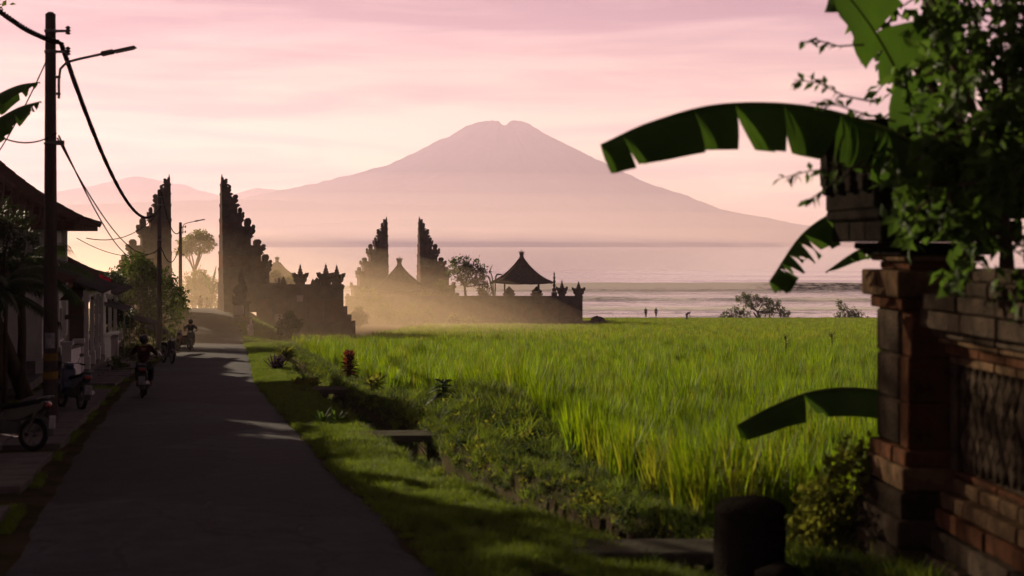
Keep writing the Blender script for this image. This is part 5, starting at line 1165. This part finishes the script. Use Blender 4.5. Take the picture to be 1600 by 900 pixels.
# squat round post and rock before the wall
def lumpy(name, label, cat, base, prof, m_, n=18, amp=.03, sx=1, sy=1):
    b = MB(); b.lathe(prof, (0, 0, 0), n, sx, sy); o_ = b.build(name, m_, loc=base)
    for v_ in o_.data.vertices: v_.co += Vector((ns(v_.co.x*3, v_.co.y*3, v_.co.z*3), ns(v_.co.y*3, v_.co.z*3, v_.co.x*3+4), ns(v_.co.z*4, v_.co.x*3, 7)*.6))*amp
    for p_ in o_.data.polygons: p_.use_smooth = True
    tag(o_, label, cat); return o_
g = gp(1172, 13.6); g.z = plane(13.6)-.02
lumpy('stone_post', 'squat black stone post with a rounded top beside the ditch slab', 'post', g-Vector((0, 0, .1)), [(.36, 0), (.35, .1), (.335, .3), (.33, .5), (.325, .68), (.34, .72), (.345, .76), (.32, .81), (.22, .86), (.02, .88)], m_post, 20, .035)
g = gp(1225, 12.9); g.z = plane(12.9); lumpy('rock', 'small dark rock lying right of the stone post', 'rock', g-Vector((0, 0, .08)), [(.26, 0), (.30, .1), (.26, .22), (.14, .30), (.02, .32)], m_post, 12, .14)

# --- banana plants
def banana_leaf(parent, ctrl, W, droop=(60, 60), tears=9, seed=0, n=56, m_=None, tear_gap=.03, wob=.12, blunt=False, latv=None):
    """blade hung from a curved midrib, split by tears into strips, each strip sagging by itself"""
    rs = random.Random(seed); c = [Vector(p) for p in ctrl]; c = [c[0]*2-c[1]]+c+[c[-1]*2-c[-2]]
    pts = []
    for i in range(n+1):
        t = i/n*(len(c)-3); k = min(int(t), len(c)-4); u = t-k; p0, p1, p2, p3 = c[k:k+4]
        pts.append(.5*((2*p1)+(p2-p0)*u+(2*p0-5*p1+4*p2-p3)*u*u+(3*p1-p0-3*p2+p3)*u**3))
    v = []; f = []
    for sd, dr in ((-1, droop[0]), (1, droop[1])):
        if blunt: rs = random.Random(seed)                      # a hanging leaf tears through both halves together
        cuts = sorted(set([3, n]+[rs.randint(6, n-3) for _ in range(tears)]))
        for a, b in zip(cuts, cuts[1:]):
            extra = rs.uniform(-3, 4) if blunt else rs.uniform(-10, 14); o_ = len(v); rows = 4; short = rs.uniform(.93, 1.0) if blunt else rs.uniform(.86, 1.0); gl, gr = rs.uniform(0, 1)**2*tear_gap*1.5, rs.uniform(0, 1)**1.3*tear_gap*1.5
            for i in range(a, b+1):
                t = i/n; w = W*(min(1, max(0, (t-.04)/.22))**.6*(1-.42*t**3) if blunt else (max(0.0, math.sin(math.pi*min(1, (t*1.02)**.62)))**.55 if t < .99 else .12))*short; w = max(w, .01)
                tg = (pts[min(i+1, n)]-pts[max(i-1, 0)]).normalized(); lat = tg.cross(Vector((0, 0, 1)))
                lat = lat.normalized() if lat.length > .05 else Vector((0, 1, 0)); lat = (latv-tg*latv.dot(tg)).normalized() if latv else lat; dn = lat.cross(tg).normalized()
                if dn.z > 0: dn = -dn
                kk = max(1, min(5, (b-a)/2)); cut_l = gl*max(0, 1-(i-a)/kk)*(a > 3); cut_r = gr*max(0, 1-(b-i)/kk)*(b < n)
                for j in range(rows+1):
                    q = j/rows; ang = R(dr+extra*q-22*(1-q)); q_ = pts[i]+(lat*sd*math.cos(ang)+dn*math.sin(ang))*w*q
                    q_ += tg*(cut_l-cut_r)*2.2*max(0, q-.12)+lat*sd*wob*w*math.sin(i*.55+seed)*q*q*.5
                    v.append(q_)
            m2 = b-a+1
            for i in range(m2-1):
                for j in range(rows): f.append((o_+i*(rows+1)+j, o_+i*(rows+1)+j+1, o_+(i+1)*(rows+1)+j+1, o_+(i+1)*(rows+1)+j))
    mb = MB(); mb.add(v, f); lf = mb.build('leaf', m_ or m_banana, parent, smooth=True)
    rb = MB(); rb.tube(pts, [lerp(.022, .004, i/n) for i in range(n+1)], 6); rb.build('midrib', m_midrib, lf, smooth=True); return lf
def banana(label, base, h, leaves, r=.11):
    """leaves: (control points in world space, width, droops, tears, seed)"""
    base = Vector(base); t = thing('banana_plant', label, 'banana plant', base, 0, 'banana plants'); mb = MB()
    mb.tube([(0, 0, -.2), (0, 0, h*.4), (.03, 0, h*.8), (.04, 0, h)], [r, r*.9, r*.7, r*.45], 10); mb.build('stem', mat('banana_stem', (.12, .13, .06), (.07, .06, .03), scale=4, stretch=(3, 3, .5)), t, smooth=True)
    top = Vector((.04, 0, h))
    for ctrl, W, dr, te, sd, *bl in leaves: banana_leaf(t, [top+Vector((0, 0, -.1))]+[Vector(c)-base for c in ctrl], W, dr, te, sd, blunt=bool(bl and bl[0]), tear_gap=.075 if bl else .03, latv=Vector(bl[1]) if len(bl) > 1 else None)
    return t
b0 = Vector((4.55, 13.2, plane(13.2)))
banana('large banana plant behind the foreground wall with one long arched leaf', b0, 3.35, [
    ([P(1480, 262, 12.9), P(1400, 208, 12.6), P(1270, 168, 12.4), P(1130, 163, 12.2), P(1020, 190, 12.0), P(938, 226, 11.9)], .47, (82, 76), 15, 4, 1),
    ([P(1450, 230, 12.9), P(1410, 130, 12.6), P(1360, 40, 12.4), P(1300, -30, 12.2), P(1220, -80, 12.0)], .42, (12, 12), 5, 9, 0, (.75, .35, .45)),
    ([P(1450, 325, 14.7), P(1390, 318, 14.6), P(1320, 326, 14.5), P(1256, 364, 14.3), P(1202, 440, 14.1)], .38, (66, 70), 11, 14, 1),
    ([P(1450, 345, 14.8), P(1395, 372, 14.8), P(1340, 392, 14.8), P(1290, 425, 14.8)], .2, (50, 60), 3, 33),
    ([P(1560, 200, 12.6), P(1620, 110, 12.2), P(1720, 120, 11.8), P(1800, 220, 11.5)], .36, (40, 45), 7, 20),
    ([P(1500, 180, 13.4), P(1480, 20, 14.0), P(1440, -120, 14.6)], .36, (40, 45), 6, 25)])
b0 = Vector((4.3, 15.6, plane(15.6)))
banana('young banana plant with one low leaf reaching over the rice', b0, 1.25, [
    ([P(1400, 622, 15.4), P(1340, 607, 15.2), P(1270, 612, 15.0), P(1205, 636, 14.9), P(1152, 664, 14.8)], .34, (74, 66), 3, 31, 1),
    ([P(1460, 520, 15.6), P(1500, 460, 15.8), P(1560, 470, 16)], .26, (55, 60), 4, 35)], .07)
b0 = Vector((-11.0, 26.5, plane(26.5)))
banana('banana plant at the left edge beside the near utility pole', b0, 5.3, [
    ([P(-60, 190, 26.5), P(-20, 158, 26.3), P(25, 135, 26.2), P(62, 128, 26.1)], .40, (60, 55), 8, 41),
    ([P(-60, 220, 26.2), P(-10, 190, 26.0), P(30, 168, 25.9), P(64, 158, 25.8)], .42, (62, 70), 9, 43),
    ([P(-140, 120, 26.8), P(-170, 90, 27.0), P(-230, 160, 27.3)], .4, (50, 50), 6, 45)], .13)
b0 = gp(772, 182)+Vector((0, 0, 1.9))
banana('small banana plant between the dark tree and the open pavilion', b0, 1.4, [([P(770, 435, 182), P(766, 422, 182), P(770, 412, 182)], .28, (30, 30), 2, 51), ([P(774, 432, 182), P(782, 428, 182), P(790, 432, 182)], .25, (50, 50), 2, 52), ([P(766, 436, 182), P(760, 430, 182), P(754, 434, 182)], .25, (50, 50), 2, 53)], .1)
b0 = gp(330, 138)
banana('hazy banana plant beside the cut face inside the tall gate', b0, 2.6, [([P(331, 440, 138), P(335, 424, 138), P(338, 414, 138)], .3, (35, 35), 2, 61), ([P(327, 442, 138), P(320, 428, 138), P(312, 424, 138)], .3, (45, 45), 2, 62), ([P(333, 446, 138), P(342, 440, 138), P(346, 448, 138)], .3, (45, 45), 2, 63)], .12)

# --- palm fronds at the left edge
def palm(label, base, h, fronds, ln, seed, group='palms'):
    rs = random.Random(seed); t = thing('palm', label, 'palm', base, 0, group); mb = MB(); mb.tube([(0, 0, -.2), (.05, 0, h*.5), (0, 0, h)], [.14, .11, .10], 9); mb.build('trunk', m_bark, t, smooth=True)
    for i in range(fronds):
        a = i*2.4+rs.uniform(-.3, .3); e = lerp(1.2, -.1, i/fronds); L_ = ln*rs.uniform(.8, 1.1); d = Vector((math.cos(a), math.sin(a), 0)); pts = []
        for k in range(13):
            u = k/12; pts.append(Vector((0, 0, h))+d*L_*u*math.cos(e*(1-u*.4))+Vector((0, 0, L_*(math.sin(e)*u-.55*u*u))))
        mb = MB(); mb.tube(pts, [lerp(.02, .005, k/12) for k in range(13)], 5)
        bs, ds = [], []
        for k in range(60):
            u = .12+.88*k/60; q = u*12; j = min(11, int(q)); p = pts[j].lerp(pts[j+1], q-j); tg = (pts[j+1]-pts[j]).normalized(); sd = tg.cross(Vector((0, 0, 1))).normalized()
            for s in (-1, 1): bs.append(p); ds.append(tg*.7+sd*s*.9-Vector((0, 0, .35+rs.uniform(0, .3))))
        V_, Ft = leafgeo(np.array(bs), np.array(ds), np.tile([0, 0, 1.0], (len(bs), 1)), ln*.26, .035, .25)
        mb.add(V_.tolist(), Ft.tolist()); mb.build('frond', m_shade_leaf, t)
    return t
palm('dark feathery palm between the near pole and the white house', (P(32, 0, 38).x, 38, plane(38)), 3.6, 15, 1.7, 3)
palm('bushy low palm cut by the left edge below the dark roof', (P(-6, 0, 33).x, 33, plane(33)), 2.9, 15, 1.5, 5)
# leafy shrubs of the street front
random.seed(31)
tree('shrub', 'dark bushy shrub filling the left edge above the parked motorbike', (P(8, 0, 36.5).x, 36.5, plane(36.5)), P(10, 470, 36.5), [at(px, py, 36.5, r) for px, py, r in [(-10, 330, 30), (20, 350, 26), (8, 385, 32), (40, 385, 22)]], .07, .13, 520, m_shade_leaf, 'bush')
tree('potted_shrub', 'round potted shrub at the foot of the yard wall', gp(178, 56)+Vector((.6, 0, .02)), P(182, 588, 56), [at(px, py, 56, r) for px, py, r in [(172, 580, 12), (188, 576, 12), (180, 566, 11)]], .03, .12, 260, m_leaf, 'bush')
tree('shrub', 'dark shrub at the pavement beyond the near scooters', gp(214, 66), P(214, 562, 66), [at(px, py, 66, r) for px, py, r in [(205, 552, 12), (218, 545, 12), (226, 560, 9)]], .04, .14, 260, m_leaf, 'bush')
# shrub in front of the foreground pillar
random.seed(33)
tree('shrub', 'leafy shrub catching light at the foot of the foreground pillar', gp(1310, 14.3), P(1305, 830, 14.3), [at(px, py, 14.1, r) for px, py, r in [(1280, 800, 40), (1320, 760, 42), (1300, 850, 46), (1340, 720, 34), (1340, 820, 40), (1265, 850, 28)]], .03, .10, 420, m_leafy, 'bush', None, .9, wd=.55)
# the tree that hangs over the wall
random.seed(37)
tree('garden_tree', 'dense dark tree hanging over the foreground wall at top right', (5.0, 13.6, plane(13.6)), P(1560, 260, 12.6), [at(px, py, Y, r) for px, py, Y, r in [
    (1440, -10, 13.2, 80), (1500, 90, 11.6, 80), (1560, 40, 12.0, 110), (1460, 195, 11.8, 62), (1530, 190, 11.4, 100), (1600, 140, 11.8, 100), (1480, 290, 11.4, 80), (1560, 290, 11.2, 100), (1440, 330, 11.7, 50), (1500, 370, 11.3, 75), (1590, 380, 11.0, 85), (1650, 250, 11.5, 120), (1420, 100, 13.3, 50), (1500, -40, 12.2, 110), (1640, 30, 12, 110), (1400, 170, 13.2, 34), (1420, 250, 11.9, 45)]], .09, .165, 330, m_glossy, flat=.95, wd=.52)
def sprig(label, pts, n, leaf, seed):
    rs = np.random.default_rng(seed); t = thing('leafy_twig', label, 'twig', pts[0], 0, 'twigs reaching out of the dark tree'); p = [Vector(q)-Vector(pts[0]) for q in pts]; mb = MB(); mb.tube(p, [lerp(.010, .003, i/(len(p)-1)) for i in range(len(p))], 5); mb.build('stem', m_bark, t)
    bs, ds = [], []
    for i in range(n):
        u = .25+.75*i/n; q = u*(len(p)-1); j = min(len(p)-2, int(q)); b = p[j].lerp(p[j+1], q-j); tg = (p[j+1]-p[j]).normalized(); bs.append(b); ds.append(tg*.6+Vector(rs.normal(0, .6, 3))+Vector((0, 0, -.3)))
    V_, Ft = leafgeo(np.array(bs), np.array(ds), rs.normal(0, .4, (n, 3))+np.array([0, -.4, 1.0]), leaf*rs.uniform(.7, 1.2, n), leaf*.5, .25); np_obj('leaves', V_, Ft, m_glossy, t)
sprig('topmost thin leafy twig against the pink sky', [P(1350, 70, 12.2), P(1310, 72, 12.2), P(1275, 62, 12.2), P(1252, 66, 12.2)], 14, .11, 1)
sprig('second leafy twig against the sky above the long banana leaf', [P(1370, 160, 12.1), P(1320, 150, 12.1), P(1280, 130, 12.1), P(1240, 124, 12.1)], 22, .11, 2)
sprig('leafy twig drooping just above the end of the banana stalk', [P(1400, 190, 12.0), P(1350, 178, 12.0), P(1310, 165, 12.0), P(1275, 160, 12.0)], 18, .11, 3)
sprig('leafy twig reaching left below the long banana leaf', [P(1370, 262, 11.9), P(1310, 262, 11.9), P(1260, 268, 11.9), P(1215, 280, 11.9)], 22, .11, 4)
sprig('small twig beside the crown of the foreground pillar', [P(1350, 250, 11.9), P(1310, 280, 11.9), P(1275, 305, 11.9), P(1255, 318, 11.9)], 14, .10, 5)

random.seed(44)
c0 = Vector((-16.5, 34.0, plane(31)+9.6))
tree('unseen_shade_tree', 'unseen big tree added beyond the left edge to shade the foreground wall', (-13.2, 38.9, plane(39)), (-14.6, 34.0, plane(31)+6.5), [(c0+Vector(d), r) for d, r in [((0, 0, 0), 2.2), ((2.0, .5, .4), 1.7), ((-2.0, -.8, .3), 1.8), ((.6, 2.2, -.6), 1.8), ((-.5, -2.2, -.4), 1.8), ((.2, .3, 2.0), 1.7), ((1.2, -1.4, -1.8), 1.5), ((-1.0, 1.5, -1.9), 1.5)]], .22, .24, 540, m_leaf, flat=.9)  # out of view; crown placed to throw dappled shade on the wall
# --- small street details
m_flag = mat('red_cloth', (.12, .014, .014), (.09, .01, .01), scale=5, transl=.12); m_flagw = mat('white_cloth', (.6, .58, .56), (.5, .48, .47), scale=5, transl=.3)
t = thing('flag', 'small red and white flag on a leaning pole by the shop roof', 'flag', (P(150, 0, 62).x, 62, P(150, 470, 62).z), 0)
q = MB(); q.tube([(0, 0, -1.0), (.15, 0, 1.2)], .018, 6); q.build('flagpole', m_wood, t)
for m_, z0, nm in ((m_flag, .85, 'red_stripe'), (m_flagw, .5, 'white_stripe')):
    v = []
    for i in range(7):
        u = i/6; v += [(.13+u*.5, .06*math.sin(u*7), z0-.25*u), (.14+u*.5, .06*math.sin(u*7), z0+.34-.25*u)]
    q = MB(); q.add(v, [(2*i, 2*i+2, 2*i+3, 2*i+1) for i in range(6)]); q.build(nm, m_, t)
def awning(label, px, py, Y, w, d, m_):
    p = P(px, py, Y); t = thing('awning', label, 'awning', p, RZ, 'sheet awnings of the shops')
    n = 18; v = []; f = []
    for i in range(n+1):
        y = lerp(-w/2, w/2, i/n)
        for j in range(2): v.append((lerp(0, d, j), y, lerp(0, -.45, j)+(.04 if i % 2 else 0)))
    f = [(2*i, 2*i+1, 2*i+3, 2*i+2) for i in range(n)]
    q = MB(); q.add(v, f); q.add([(a, b, c-.03) for a, b, c in v], [tuple(reversed(x)) for x in f]); q.build('sheet', m_, t)
    g = plane(Y)
    for s in (-1, 1):
        q = MB(); q.tube([(d-.1, s*(w/2-.15), -.45), (d-.1, s*(w/2-.15), g-p.z-.1)], .03, 6); q.build('post', m_metal, t)
awning('rusty sheet awning in front of the grey house', 150, 468, 66, 4.5, 1.5, m_zinc)
awning('sheet awning tilted beside the leafy street tree', 200, 492, 76, 4.0, 1.5, m_zinc)
awning('smallest sheet awning before the second pole', 228, 508, 84, 3.6, 1.3, m_zinc)
# worn scraps of white paint on the road
pm = thing('road_marking', None, None); tag(pm, kind='structure')
m_paint = mat('worn_road_paint', (.11, .105, .10), (.035, .035, .035), scale=14, rough=.9, detail=8)
for px, py, w, l in [(326, 795, .10, .5), (331, 826, .09, .8), (470, 832, .06, .18)]:
    d = 2.6/((py-380)/F-.043); X = P(px, 0, d).x; v = [(X-w/2+.06*l, d-l/2, 0), (X+w/2+.06*l, d-l/2, 0), (X+w*.35-.06*l, d+l/2, 0), (X-w*.35-.06*l, d+l/2, 0)]; q = MB(); q.add([(a, b, road_z(a, b)+.006) for a, b, c in v], [(0, 1, 2, 3)]); q.build('worn_mark', m_paint, pm)
